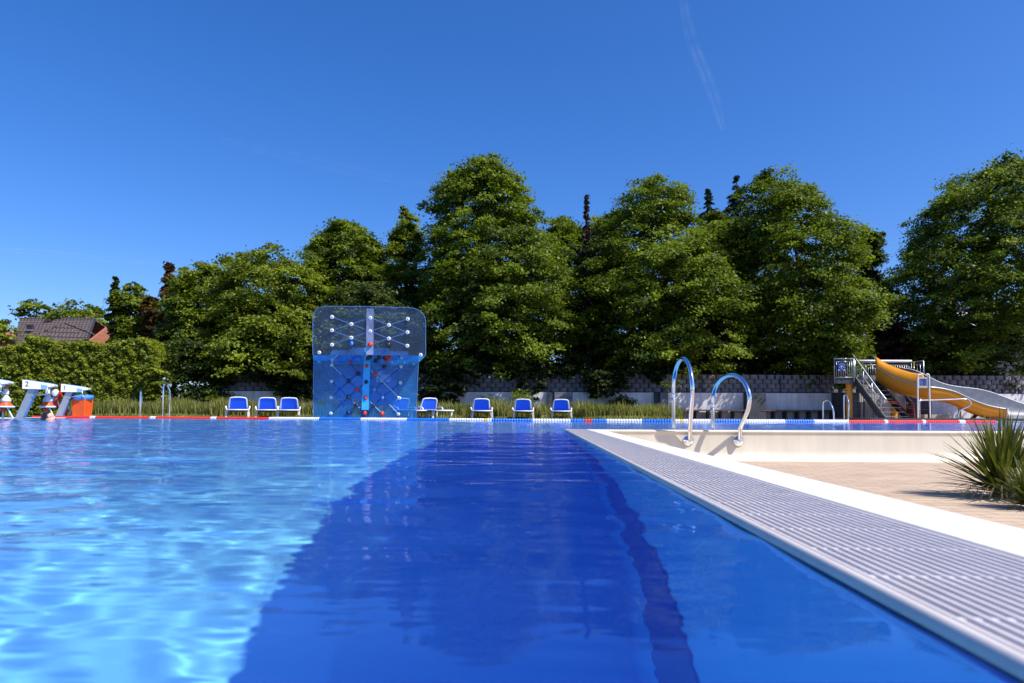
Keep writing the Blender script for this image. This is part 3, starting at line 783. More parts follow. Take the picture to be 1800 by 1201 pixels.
def cone_buoy(px, D, label, dim=1.0):
    p = W(px, 730, D); p.z = .0
    t = thing('marker_cone', label, 'cone', p, 0, 'orange and white cones near the starting blocks')
    s = D / F * dim
    def Z(py): return W(px, py, D).z
    zz = lambda py: Z(py)
    mb = MB(); mb.lathe([(.14 * 1.15, zz(714)), (.13, zz(711.5)), (.105, zz(709.5)), (.10, zz(706.5))], 20); mb.build('orange_ring', M['orange'], t, smooth=True)
    mb = MB(); mb.lathe([(.11, zz(706.5)), (.105, zz(703)), (.08, zz(699)), (.05, zz(696)), (.04, zz(694))], 20); mb.build('grey_dome', M['concrete'], t, smooth=True)
    mb = MB(); mb.lathe([(.055, zz(694)), (.062, zz(692)), (.058, zz(689)), (.048, zz(684))], 20); mb.build('white_band', M['white'], t, smooth=True)
    mb = MB(); mb.lathe([(.048, zz(684)), (.040, zz(679)), (.030, zz(675.5)), (.012, zz(675))], 20); mb.build('orange_tip', M['orange'], t, smooth=True)
    mb = MB(); mb.lathe([(.17, zz(716.8)), (.185, zz(715.8)), (.185, zz(714.6)), (.165, zz(713.8))], 24); mb.build('round_tray', M['white'], t, smooth=True)
    mb = MB(); mb.tube([(-.05, 0, .0), (-.05, 0, zz(724))], .02, 8); mb.build('post', M['galv'], t)
    mb = MB(); mb.lathe([(.045, zz(725)), (.05, zz(723)), (.05, zz(719)), (.04, zz(717))], 14, Matrix.Translation((-.05, 0, 0))); mb.build('red_collar', M['red'], t, smooth=True)
    mb = MB(); mb.bar((.06, -.02, zz(717)), (.20, -.02, .02), .025, .02); mb.build('strut', M['white'], t)
    return t
cone_buoy(9, 15.6, 'orange-tipped white cone on a round tray at the left picture edge')
c2 = cone_buoy(83, 17.6, 'orange and white cone on a round tray under block number 2')

def rope_reel():
    D = 19.9
    c = W(99, 732, D); c.z = 0
    t = thing('rope_reel', 'lane rope reel wound with red and blue floats behind the swimmer', 'rope reel', c)
    def A(x, y, d=0): return W(x, y, D + d)
    mb = MB(); p = A(97, 690.5, -.3); mb.lathe([(.09, -.012), (.105, 0), (.09, .012)], 20, Matrix.Translation(p) @ Matrix.Rotation(R(80), 4, 'X')); part(mb, 'end_disc', M['white'], t, smooth=True)
    mb = MB(); p = A(91, 693, -.34); mb.ball(p, .03, 8); part(mb, 'hub', M['fblue'], t, smooth=True)
    for x0, y0, y1, m in ((92, 700, 713, 'fblue'), (99, 702, 718, 'red'), (105, 689, 704, 'red')):
        mb = MB(); y = y0; k = 0
        while y < y1:
            p = A(x0 + random.uniform(-.4, .4), y, 0); mb.lathe([(.035, -.014), (.058, -.008), (.058, .008), (.035, .014)], 10, Matrix.Translation(p) @ Matrix.Rotation(R(12), 4, 'X')); y += 2.1
        part(mb, 'float_coil', M[m], t)
    for a_, b_ in (((122, 704), (113, 732)), ((119, 706), (124, 732)), ((100, 700), (110, 731))):
        mb = MB(); mb.bar(A(*a_), A(*b_), .03, .03); part(mb, 'leg', M['white'], t)
    mb = MB(); p1, p2 = A(110, 730, 0), A(120, 722, 0)
    for k in range(8):
        q = p1.lerp(p2, k / 7); mb.ball(q, .045, 8)
    part(mb, 'float_tail', M['red'], t, smooth=True)
    mb = MB(); mb.tube([A(96, 697), A(124, 699)], .014, 6); part(mb, 'axle', M['galv'], t)
rope_reel()

def bin_():
    D = 19.8
    c = W(144, 732, D); c.z = 0
    t = thing('waste_bin', 'open orange bin lined with a crumpled blue bag', 'bin', c)
    zt2 = W(144, 701, D).z; hw0 = .175; hw1 = .205
    mb = MB(); mb.hexa([(-hw0, -hw0, 0), (hw0, -hw0, 0), (hw0, hw0, 0), (-hw0, hw0, 0)], [(-hw1, -hw1, zt2), (hw1, -hw1, zt2), (hw1, hw1, zt2), (-hw1, hw1, zt2)])
    mb.build('bin_body', M['orange'], t, bevel=.02)
    mb = MB(); n = 40; rn = random.Random(4); vs = []
    for j, (r, z) in enumerate([(.20, zt2 - .05), (.27, zt2 - .01), (.285, zt2 + .05), (.25, zt2 + .105), (.20, zt2 + .09), (.17, zt2 + .01)]):
        for k in range(n):
            a_ = 2 * pi * k / n; q = r * (1 + .05 * sin(7 * a_ + j) + rn.uniform(-.04, .04)); vs.append((q * cos(a_), q * sin(a_), z + rn.uniform(-.015, .015)))
    fs = [(j * n + k, j * n + (k + 1) % n, (j + 1) * n + (k + 1) % n, (j + 1) * n + k) for j in range(5) for k in range(n)] + [tuple(5 * n + k for k in range(n))]
    mb.add(vs, fs); mb.build('bin_liner', mat('blue_bag', (.06, .25, .66), .25, var=.25, scale=14, bump=.5), t, smooth=True)
    b = MB()
    for x, y, r in ((-.05, 0, .05), (.05, -.05, .055), (.11, .02, .045), (-.12, -.02, .035)):
        b.ball((x, y, zt2 + .10), r, 10, (1.3, 1, .6))
    o = b.build('rubbish', mat('orange_rubbish', (.75, .25, .12), .6, var=.4, scale=20), None, smooth=True); o.location = c
    tag(o, 'orange scraps heaped on top of the blue lined bin', 'rubbish')
bin_()

# ------------------------------------------------------------------ swimmer
def skin_mesh(name, verts, edges, rads, m, parent=None, root=0, sub=2):
    me = bpy.data.meshes.new(name); me.from_pydata(verts, edges, [])
    o = bpy.data.objects.new(name, me); COL.objects.link(o)
    o.modifiers.new('skin', 'SKIN'); sk_ = me.skin_vertices[0].data if len(me.skin_vertices) else None
    if sk_ is None:
        me.attributes  # skin layer is created by the modifier in the UI only
    return o
def swimmer():
    D = 13.7
    zc = -.005
    p = W(86, 730, D); p.z = 0
    t = thing('person', 'dark-haired swimmer with only the head above water, facing right', 'person', p)
    # body and head as one lofted surface along the spine: rings of (centre x, z, half width y, half height)
    # facing +x, breast stroke, body slanting down behind
    rings = []
    H0 = Vector((.01, 0, .115))
    # head rings bottom(chin/neck) to crown, horizontal slices: (z, x_front, x_back, halfwidth)
    sl_ = [(-.16, .02, -.16, .085), (-.10, .015, -.125, .062), (-.045, .035, -.115, .060), (-.022, .098, -.105, .062), (0.0, .108, -.10, .068), (.022, .104, -.10, .072), (.032, .112, -.102, .073), (.046, .120, -.104, .074), (.062, .128, -.106, .075),
           (.078, .112, -.108, .076), (.096, .098, -.11, .077), (.112, .107, -.112, .078), (.135, .106, -.112, .078), (.160, .094, -.106, .074), (.182, .072, -.092, .062), (.198, .040, -.066, .042), (.205, .005, -.035, .018)]
    tilt = Matrix.Rotation(R(-14), 4, 'Y')
    vs = []; n = 28; fs = []
    for z, xf, xb, hw in sl_:
        cx = (xf + xb) / 2; rx = (xf - xb) / 2
        for k in range(n):
            a_ = 2 * pi * k / n; x = cx + rx * cos(a_); y = hw * sin(a_)
            if xf > .115 and abs(a_ if a_ < pi else a_ - 2 * pi) > .3: x = min(x, cx + rx * cos(a_) * (.107 - cx) / rx)   # nose ridge only
            vs.append(tilt @ Vector((x, y, z - .045)))
    for i in range(len(sl_) - 1):
        for k in range(n):
            k2 = (k + 1) % n; fs.append((i * n + k, i * n + k2, (i + 1) * n + k2, (i + 1) * n + k))
    fs.append(tuple((len(sl_) - 1) * n + k for k in range(n)))
    # shoulders and trunk continue from the neck ring under the water
    base = len(vs); tr = [(-.10, -.24, .14, .10), (-.22, -.27, .21, .12), (-.38, -.31, .19, .12), (-.58, -.36, .15, .10), (-.78, -.40, .17, .11), (-1.0, -.45, .14, .09), (-1.3, -.50, .11, .07), (-1.65, -.55, .06, .05)]
    for x, z, hy, hz in tr:
        for k in range(n):
            a_ = 2 * pi * k / n
            vs.append(Vector((x + hz * .7 * cos(a_), hy * sin(a_), z + hz * cos(a_) * .7)))
    for k in range(n):
        k2 = (k + 1) % n; fs.append((base + k, base + k2, k2, k))
    for i in range(len(tr) - 1):
        for k in range(n):
            k2 = (k + 1) % n; fs.append((base + (i + 1) * n + k, base + (i + 1) * n + k2, base + i * n + k2, base + i * n + k))
    mb = MB(); mb.add(vs, fs)
    # arms reaching forward under the water
    for s in (-1, 1):
        pts = [Vector((-.2, s * .17, -.25)), Vector((-.02, s * .30, -.30)), Vector((.22, s * .32, -.26)), Vector((.36, s * .26, -.22)), Vector((.43, s * .24, -.21))]
        mb.tube(spline(pts, 4), [.055] * 4 + [.048] * 4 + [.04] * 4 + [.035, .03, .028, .03, .03], 12)
        h = Vector((.43, s * .24, -.21))
        for f_ in range(4):
            q = h + Vector((0, (f_ - 1.5) * .02, 0)); ln = (.07, .08, .076, .06)[f_]
            mb.tube([q, q + Vector((ln * .5, 0, -.004)), q + Vector((ln, 0, -.016))], [.0095, .009, .007], 8)
        mb.tube([h + Vector((-.03, -s * .03, 0)), h + Vector((.0, -s * .055, -.01)), h + Vector((.03, -s * .06, -.015))], [.011, .010, .008], 8)
    # ear, lips, brow
    for s in (-1, 1):
        mb.ball(tilt @ Vector((-.012, s * .076, .033)), .026, 10, (.75, .42, 1.15))
    b = mb.build('body', M['skin'], t, smooth=True); b.location = (0, 0, zc)
    for s in (-1, 1):
        m2 = MB(); m2.ball(tilt @ Vector((.086, s * .033, .052)), .012, 8, (.7, 1.2, .8)); o = m2.build('eye', M['black'], b, smooth=True)
    m2 = MB(); m2.ball(tilt @ Vector((.098, 0, -.028)), .02, 10, (.5, 1.1, .28)); m2.build('mouth', M['red'], b, smooth=True)
    # hair cap
    vs = []; fs = []; rows = 9; cols = 28
    c0 = Vector((-.012, 0, .075))
    for i in range(rows + 1):
        th = (pi * .5) * i / rows
        for k in range(cols):
            a_ = 2 * pi * k / cols
            low = -.06 if cos(a_) < .15 else .055
            zz = c0.z + (.098 * sin(th)) if i > 0 else low - .01
            r_ = cos(th) if i > 0 else 1.0
            jit = 1 + .035 * sin(9 * a_) + .02 * sin(23 * a_ + i)
            vs.append(tilt @ Vector((c0.x + (.118 if cos(a_) < 0 else .104) * r_ * cos(a_) * jit, .089 * r_ * sin(a_) * jit, zz)))
    for i in range(rows):
        for k in range(cols):
            k2 = (k + 1) % cols; fs.append((i * cols + k, i * cols + k2, (i + 1) * cols + k2, (i + 1) * cols + k))
    m2 = MB(); m2.add(vs, fs); m2.build('hair', M['hair'], b, smooth=True)
    m2 = MB(); m2.ball(tilt @ Vector((-.135, -.02, .03)), .03, 8, (.6, 1, 1.6)); m2.build('hair_band', M['cap'], b, smooth=True)
swimmer()

# ------------------------------------------------------------------ foliage
L = {}
L['horn'] = leafmat('hornbeam_leaf', (.020, .042, .005), (.235, .31, .022), .42)
L['lime'] = leafmat('bright_leaf', (.035, .065, .006), (.29, .35, .026), .42)
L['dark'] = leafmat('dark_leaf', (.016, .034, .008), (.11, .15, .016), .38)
L['conifer'] = leafmat('conifer_needle', (.012, .030, .018), (.030, .062, .028), .15)
L['red'] = leafmat('copper_leaf', (.035, .012, .014), (.13, .035, .045), .35)
L['rust'] = leafmat('rusty_leaf', (.05, .03, .008), (.15, .075, .02), .35)
L['dead'] = leafmat('dead_needle', (.035, .022, .02), (.10, .065, .055), .1)
L['hedge'] = leafmat('hedge_leaf', (.045, .08, .007), (.33, .37, .028), .42)
L['ivy'] = leafmat('ivy_leaf', (.010, .022, .005), (.05, .075, .012), .25)

def interp_rows(rows, y):
    ys = [r[0] for r in rows]
    return np.interp(y, ys, [r[1] for r in rows]), np.interp(y, ys, [r[2] for r in rows])

def leaves(name, C, Dir, Nrm, ln, wd, tint, m, parent):
    """C centres, Dir leaf axis, Nrm leaf normal; rhombic leaves folded a little"""
    Sd = np.cross(Dir, Nrm); Sd /= np.linalg.norm(Sd, axis=1)[:, None] + 1e-9
    ln = ln[:, None]; wd = wd[:, None]
    a = C - Dir * ln * .5; b = C + Sd * wd * .5 - Dir * ln * .05 + Nrm * wd * .12; c = C + Dir * ln * .5; d = C - Sd * wd * .5 - Dir * ln * .05 + Nrm * wd * .12
    V_ = np.stack([a, b, c, d], 1).reshape(-1, 3); F_ = np.arange(len(V_)).reshape(-1, 4)
    return npmesh(name, V_, F_, m, False, tint, parent)

def unit(v): return v / (np.linalg.norm(v, axis=1)[:, None] + 1e-9)

def tree(label, cat, rows, D, leafm, size=.128, per=120, dens=1.0, thick=None, flat=.30, seed=0, group=None, trunk=True, name='tree', ragged=1.0, csize=.62, inner=.4, droop=.25, conifer=False):
    rn = np.random.RandomState(seed + 100)
    y0, y1 = rows[0][0], rows[-1][0]
    bx = (rows[-1][1] + rows[-1][2]) / 2
    base = W(bx, 736, D); base.z = 0.0
    t = thing(name, label, cat, base, 0, group)
    # sample clump centres
    ys = np.linspace(y0, y1, 60); xl, xr = interp_rows(rows, ys); wpx = np.maximum(xr - xl, 6)
    s = D / F
    area = float(np.sum(wpx * s) * (y1 - y0) / 60 * s)
    nc = int(area * 13.0 * dens / (csize / .62) ** 2 * 1.0)
    wgt = wpx + 4; wgt = wgt / wgt.sum()
    row = rn.choice(60, nc, p=wgt); yy = ys[row] + rn.uniform(-.5, .5, nc) * (y1 - y0) / 60
    xa, xb = interp_rows(rows, yy); cxp = (xa + xb) / 2; hw = (xb - xa) / 2 * s
    ang = rn.uniform(0, 2 * pi, nc)
    fr = np.where(rn.rand(nc) < inner, rn.uniform(.15, .75, nc), rn.uniform(.78, 1.0, nc))
    # uneven outline: a few lobes
    rr = fr * (1 + rn.normal(0, .05, nc) * ragged)
    hwc = np.maximum(hw - csize * .30, hw * .45)
    th = hwc * 1.12 if thick is None else np.minimum(hwc, thick)
    tw = [W(x, y, D) for x, y in zip(cxp, yy)]
    Cc = np.array([[p.x, p.y, p.z] for p in tw])
    out = np.stack([np.cos(ang), -np.sin(ang), np.zeros(nc)], 1)
    Cc[:, 0] += np.cos(ang) * hwc * rr; Cc[:, 1] += -np.sin(ang) * th * rr
    if not conifer and nc > 40:
        nl_ = max(8, int(nc / 11)); li = rn.randint(0, nl_, nc); big = float(np.clip(hw.mean() / 2.2, .3, 1.3))
        sel = rn.choice(nc, nl_, replace=False); Lc = Cc[sel]; lo_ = out[sel]
        ls = rn.uniform(.6, 1.3, nl_)[li][:, None]
        free = rn.rand(nc) < .50
        newC = Lc[li] + rn.normal(0, 1, (nc, 3)) * np.array([.50, .50, .40]) * ls * big + lo_[li] * (rn.rand(nc) * .5 * big)[:, None]
        newC[:, 2] -= np.abs(rn.normal(0, .12, nc)) * big
        Cc = np.where(free[:, None], Cc, newC); out = np.where(free[:, None], out, unit(lo_[li] + rn.normal(0, .35, (nc, 3)) * np.array([1, 1, 0])))
    Cc[:, 2] = np.minimum(Cc[:, 2], W(900, y0, D).z - .30 * csize + (0 if conifer or thick is not None else 1) * (rn.normal(0, .16, nc) - .40 * (1 + np.sin(Cc[:, 0] * 2.6 + seed))))
    if not conifer:
        za, zb_ = W(900, y0, D).z, W(900, y1, D).z
        pyc = np.interp(-Cc[:, 2], [-za, -zb_], [y0, y1]); xa2, xb2 = interp_rows(rows, pyc)
        lo2 = (xa2 - 900) * s; hi2 = (xb2 - 900) * s; pad = np.minimum(.28, (hi2 - lo2) * .3)
        kk_ = np.clip((hi2 - lo2) / 5.0, .1, 1); zz_ = Cc[:, 2]
        lo2 = lo2 + kk_ * (.34 * np.sin(zz_ * 2.3 + seed) + .26 * np.sin(zz_ * 4.9 + seed * 3.1) + .05)
        hi2 = hi2 - kk_ * (.34 * np.sin(zz_ * 2.1 + seed * 1.7 + 2) + .26 * np.sin(zz_ * 5.3 + seed * 2.3) + .05)
        over = rn.normal(0, .26, nc) * np.clip((hi2 - lo2) / 4.0, .15, 1)
        Cc[:, 0] = np.clip(Cc[:, 0], lo2 * Cc[:, 1] / D + pad + over, np.maximum(lo2 * Cc[:, 1] / D + pad + over + .02, hi2 * Cc[:, 1] / D - pad - over))
    if thick is None: Cc[:, 2] = CAMZ + (Cc[:, 2] - CAMZ) * np.minimum(1.0, Cc[:, 1] / D)
    csz = csize * .8 * rn.uniform(.6, 1.25, nc) * np.clip(hw / 1.2, .35, 1)
    N = nc * per
    k = np.repeat(np.arange(nc), per)
    loc = rn.normal(0, .45, (N, 3)); loc = np.clip(loc, -1.1, 1.1)
    o_ = out[k]; sd = np.stack([-o_[:, 1], o_[:, 0], np.zeros(N)], 1)
    dr = np.array([0, 0, 1.0])
    ax = o_ * (1 - droop * .2); ax[:, 2] = -droop
    tilt = rn.normal(0, .18, nc)[k]
    C = Cc[k] + ax * (loc[:, :1] * csz[k][:, None] * 1.15) + sd * (loc[:, 1:2] * csz[k][:, None]) + np.outer(loc[:, 2] * flat * csz[k] + tilt * loc[:, 1] * csz[k], dr)
    if conifer:
        Nr = unit(rn.normal(0, .6, (N, 3)) + np.array([0, 0, .7]) + o_ * .3)
    else:
        Nr = unit(rn.normal(0, .45, (N, 3)) + np.array([0, 0, .85]) + o_ * .35)
    Dr = unit(o_ * .8 + rn.normal(0, .7, (N, 3)) + np.array([0, 0, -.25]))
    Dr = unit(Dr - Nr * np.sum(Dr * Nr, 1)[:, None])
    tint = np.clip(rn.normal(.5, .2, nc)[k] + rn.normal(0, .18, N), 0, 1)
    keep_ = C[:, 2] > .05
    ln = size * rn.uniform(.7, 1.3, N)
    C = C - np.array([base.x, base.y, base.z])
    leaves('crown', C[keep_], Dr[keep_], Nr[keep_], ln[keep_], ln[keep_] * (.35 if conifer else .66), tint[keep_], leafm, t)
    if trunk:
        mb = MB(); top = W(float(np.mean(interp_rows(rows, y0 + (y1 - y0) * .10))), y0 + (y1 - y0) * .10, D) - base
        hgt = top.z; rb = .045 + hgt * .014
        pts = [Vector((0, 0, -.1)), Vector((.05, .02, hgt * .3)), Vector((top.x * .4, -.05, hgt * .6)), Vector((top.x, 0, hgt))]
        sp_ = spline(pts, 5); mb.tube(sp_, [rb * (1 - .88 * i / (len(sp_) - 1)) for i in range(len(sp_))], 9)
        rr_ = random.Random(seed)
        nl = 5 if conifer else 16
        for i in range(nl):
            f = .22 + .65 * i / nl; st = sp_[int(f * (len(sp_) - 1))]
            a_ = i * 2.4 + rr_.uniform(-.4, .4)
            pyy = np.interp(st.z + base.z, [W(0, y1, D).z, W(0, y0, D).z], [y1, y0]); xa_, xb_ = interp_rows(rows, pyy - 25)
            le = max(.3, float(xb_ - xa_) / 2 * s * .8); le2 = le if thick is None else min(le, thick)
            en = st + Vector((cos(a_) * le, sin(a_) * le2, le * (.1 if conifer else .45)))
            md = st.lerp(en, .5) + Vector((0, 0, -.08 * le))
            r0 = rb * (1 - .85 * f) * .55
            mb.tube(spline([st, md, en], 4), [r0 * (1 - .85 * j / 8) for j in range(9)], 6)
        mb.build('trunk', M['bark'], t, smooth=True)
    return t

G = 'trees behind the retaining wall'
import os
FD = float(os.environ.get('FD', '1'))
def T(label, rows, D, m, **k):
    k.setdefault('dens', 1.0); k['dens'] *= FD
    if k.get('csize', 1) < .9: k['inner'] = .38; k['dens'] *= 1.5; k['flat'] = .42
    return tree(label, 'tree', rows, D, m, group=G, **k)

T('tallest broad green hornbeam, rising to a blunt peak right of the climbing wall',
  [(272, 815, 880), (300, 785, 905), (345, 758, 935), (400, 748, 965), (440, 752, 1010), (500, 740, 1020), (560, 728, 1022), (610, 735, 1000), (650, 750, 960)], 29.0, L['horn'], seed=1, csize=.58)
T('broad full green tree directly above the two arched pool handrails',
  [(304, 1120, 1190), (330, 1085, 1222), (370, 1075, 1226), (420, 1045, 1262), (480, 1030, 1310), (540, 1020, 1325), (600, 1030, 1340), (650, 1060, 1300)], 29.2, L['horn'], seed=2, csize=.62)
T('big rounded green tree whose right side hangs over the slide platform',
  [(297, 1340, 1390), (325, 1310, 1440), (365, 1300, 1480), (420, 1296, 1515), (480, 1300, 1532), (540, 1290, 1560), (590, 1300, 1530), (640, 1330, 1500), (670, 1370, 1490)], 28.6, L['horn'], seed=3, csize=.6)
T('tall dense tree at the right picture edge, dark on its left side',
  [(268, 1725, 1800), (300, 1690, 1850), (350, 1640, 1885), (400, 1610, 1910), (450, 1580, 1925), (520, 1550, 1900), (580, 1555, 1780), (640, 1565, 1720)], 29.5, L['horn'], seed=4, csize=.62)
T('pointed light green tree between the climbing wall and the tallest hornbeam',
  [(362, 702, 716), (395, 685, 738), (440, 678, 750), (500, 670, 760), (570, 665, 765), (640, 670, 760)], 32.0, L['lime'], seed=5, csize=.5)
T('round-topped tree showing above the left shoulder of the climbing wall',
  [(388, 575, 640), (410, 552, 660), (450, 540, 672), (500, 530, 690), (560, 530, 700), (640, 540, 700)], 31.0, L['horn'], seed=6, csize=.5)
T('wide sunlit leafy tree left of the climbing wall, over the close lounger pair',
  [(434, 440, 530), (455, 395, 560), (480, 375, 580), (520, 365, 590), (570, 360, 600), (620, 370, 600), (660, 390, 600)], 29.0, L['lime'], seed=7, csize=.55)
T('leafy light green tree above the leftmost lounger, low rounded top',
  [(460, 322, 395), (480, 300, 420), (520, 288, 430), (570, 285, 440), (620, 290, 450), (660, 310, 450)], 29.5, L['lime'], seed=8, csize=.5)
T('narrow spire-shaped tree with reddish tip, standing left of the leafy mass',
  [(456, 291, 298), (480, 281, 309), (520, 276, 322), (560, 270, 330), (620, 270, 330), (660, 275, 330)], 31.0, L['rust'], seed=9, csize=.4, flat=.4)
T('yellowish green tree with rounded top above the right end of the hedge',
  [(497, 215, 245), (515, 200, 268), (550, 195, 280), (600, 195, 290), (650, 210, 300)], 34.0, L['lime'], seed=10, csize=.5)
T('small rusty red-leaved tree squeezed beside the yellowish green one',
  [(508, 252, 268), (530, 244, 282), (570, 244, 290), (610, 245, 292)], 33.0, L['rust'], seed=11, csize=.4)
T('slim blue-green young tree beside the brown-roofed house',
  [(490, 194, 204), (515, 186, 214), (550, 182, 220), (600, 182, 222)], 33.5, L['dark'], seed=12, csize=.4)
T('distant round tree behind the brown roof, left of its middle',
  [(518, 50, 78), (535, 36, 92), (555, 32, 98), (585, 30, 100)], 66, L['horn'], seed=13, csize=1.2, size=.34, per=60)
T('distant low tree behind the right half of the brown roof',
  [(530, 115, 150), (540, 95, 172), (555, 85, 185), (590, 85, 195)], 68, L['lime'], seed=14, csize=1.2, size=.34, per=60)
T('distant bushy tree at the left picture edge, left of the houses',
  [(556, -15, 10), (570, -30, 22), (600, -40, 30)], 60, L['lime'], seed=15, csize=1.0, size=.3, per=60)
T('slender dark tree peeping out between the big rounded tree and the slide',
  [(380, 1515, 1527), (410, 1505, 1558), (450, 1503, 1560), (500, 1510, 1565), (560, 1515, 1570), (620, 1520, 1570)], 35.0, L['dark'], seed=16, csize=.5)
T('lower leafy tree filling the gap in front of the two dark spruces',
  [(368, 1246, 1292), (392, 1222, 1316), (450, 1210, 1330), (520, 1225, 1330), (600, 1235, 1350), (650, 1250, 1340)], 32.5, L['horn'], seed=17, csize=.55)
T('lower leafy tree joining the tallest hornbeam to the broad tree, around the dead spruce',
  [(374, 980, 1010), (395, 955, 1090), (450, 950, 1110), (520, 965, 1110), (600, 990, 1080), (650, 1000, 1080)], 33.5, L['horn'], seed=18, csize=.55)
T('dark leafy tree close behind the climbing wall, its top below the pointed tree',
  [(490, 600, 680), (520, 570, 740), (580, 560, 760), (640, 560, 770), (670, 570, 770)], 28.8, L['dark'], seed=19, csize=.5)
tree('dark spruce spire on the right of two, top level with the rounded tree', 'spruce', [(305, 1293, 1298), (325, 1285, 1304), (350, 1276, 1313), (390, 1266, 1322), (450, 1258, 1330)], 34, L['conifer'], seed=20, csize=.42, size=.13, per=int(90), flat=.25, droop=.4, group='dark spruces', name='spruce_tree', conifer=True, dens=1.6 * FD)
tree('smaller dark spruce on the left of two, behind the broad tree', 'spruce', [(328, 1242, 1246), (345, 1236, 1252), (370, 1228, 1260), (410, 1220, 1268), (450, 1215, 1272)], 34, L['conifer'], seed=21, csize=.42, size=.13, per=90, flat=.25, droop=.4, group='dark spruces', name='spruce_tree', conifer=True, dens=1.6 * FD)
tree('thin dead brown spruce top sticking up between two green trees', 'dead spruce', [(342, 1030, 1033), (365, 1026, 1037), (400, 1023, 1039), (440, 1021, 1041), (500, 1019, 1043), (560, 1020, 1045)], 30.2, L['dead'], seed=22, csize=.3, size=.16, per=40, flat=.6, droop=.7, name='dead_spruce', conifer=True, dens=1.3 * FD, ragged=.5)

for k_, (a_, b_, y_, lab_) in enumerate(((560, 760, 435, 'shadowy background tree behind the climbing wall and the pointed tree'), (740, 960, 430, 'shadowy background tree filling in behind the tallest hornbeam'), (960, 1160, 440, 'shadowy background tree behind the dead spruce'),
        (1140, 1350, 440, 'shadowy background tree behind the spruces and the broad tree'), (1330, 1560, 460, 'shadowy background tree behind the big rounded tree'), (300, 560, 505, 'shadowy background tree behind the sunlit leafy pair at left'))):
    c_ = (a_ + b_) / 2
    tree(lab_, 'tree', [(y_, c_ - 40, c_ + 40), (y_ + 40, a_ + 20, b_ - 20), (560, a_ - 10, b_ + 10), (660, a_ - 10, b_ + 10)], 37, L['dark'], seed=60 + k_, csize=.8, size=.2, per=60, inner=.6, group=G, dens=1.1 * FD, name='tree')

GS = 'shrubs along the wall'
def SH(label, rows, D, m, name='shrub', **k):
    k.setdefault('thick', .9); k.setdefault('trunk', False); k.setdefault('csize', .38); k.setdefault('size', .12); k.setdefault('per', 60); k['dens'] = k.get('dens', 1.0) * FD
    return tree(label, 'shrub', rows, D, m, group=GS, name=name, **k)
SH('copper-leaved shrub behind the slide platform railing', [(565, 1560, 1590), (590, 1545, 1612), (630, 1540, 1625), (670, 1560, 1620)], 29.0, L['red'], seed=30)
SH('bright green rounded bush at the right end of the hedge', [(640, 255, 300), (665, 245, 308), (700, 250, 305), (722, 260, 300)], 25.2, L['hedge'], seed=31)
SH('low flowering bush left of the leftmost lounger', [(686, 358, 388), (700, 345, 398), (722, 345, 400)], 25.0, L['hedge'], seed=32, size=.1, per=50)
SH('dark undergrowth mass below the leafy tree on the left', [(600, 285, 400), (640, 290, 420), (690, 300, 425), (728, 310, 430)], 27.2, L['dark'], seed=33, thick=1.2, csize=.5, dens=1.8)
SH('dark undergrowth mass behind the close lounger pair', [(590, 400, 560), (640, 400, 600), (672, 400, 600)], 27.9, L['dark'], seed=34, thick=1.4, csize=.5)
SH('thick ivy curtain spilling over the wall right of the climbing wall', [(640, 735, 870), (665, 735, 860), (690, 740, 820), (736, 752, 800)], 26.7, L['ivy'], seed=35, thick=.45)
SH('large ivy bulge hanging over the wall above the tall grass', [(650, 1015, 1110), (670, 1018, 1120), (695, 1028, 1120), (712, 1060, 1115)], 26.8, L['ivy'], seed=36, thick=.5)
SH('ivy trailing along the top of the wall above the rightmost loungers', [(645, 860, 1030), (662, 870, 1010), (668, 900, 960)], 27.2, L['ivy'], seed=37, thick=.4, csize=.25, dens=.8)
SH('ivy draped on the wall behind the leftmost loungers', [(655, 420, 560), (680, 470, 560), (700, 490, 550)], 26.85, L['ivy'], seed=38, thick=.3, csize=.3)
SH('ivy patch on the block wall left of the arched handrails', [(648, 1120, 1215), (660, 1130, 1180), (672, 1150, 1165)], 27.0, L['ivy'], seed=39, thick=.3, csize=.22, dens=.7)
SH('filler undergrowth with shade in its dark leaf colour behind the wall, under the tallest hornbeam', [(590, 740, 1000), (630, 735, 1030), (656, 735, 1030)], 29.6, L['dark'], seed=40, thick=1.4, csize=.6, dens=.9)  # added filler row: dark leaves stand in for the shade between trunks
SH('filler undergrowth with shade in its dark leaf colour behind the wall, above the arched handrails', [(585, 1030, 1330), (630, 1030, 1340), (660, 1030, 1340)], 29.8, L['dark'], seed=41, thick=1.4, csize=.6, dens=.9)
SH('filler undergrowth with shade in its dark leaf colour behind the wall, left of the slide platform', [(590, 1330, 1560), (630, 1330, 1560), (664, 1330, 1560)], 29.6, L['dark'], seed=42, thick=1.4, csize=.6, dens=.9)
SH('filler undergrowth with shade in its dark leaf colour behind the slide and right block wall', [(575, 1600, 1790), (600, 1600, 1840), (640, 1600, 1860), (668, 1600, 1860)], 28.8, L['dark'], seed=43, thick=1.3, csize=.6, dens=2.4)

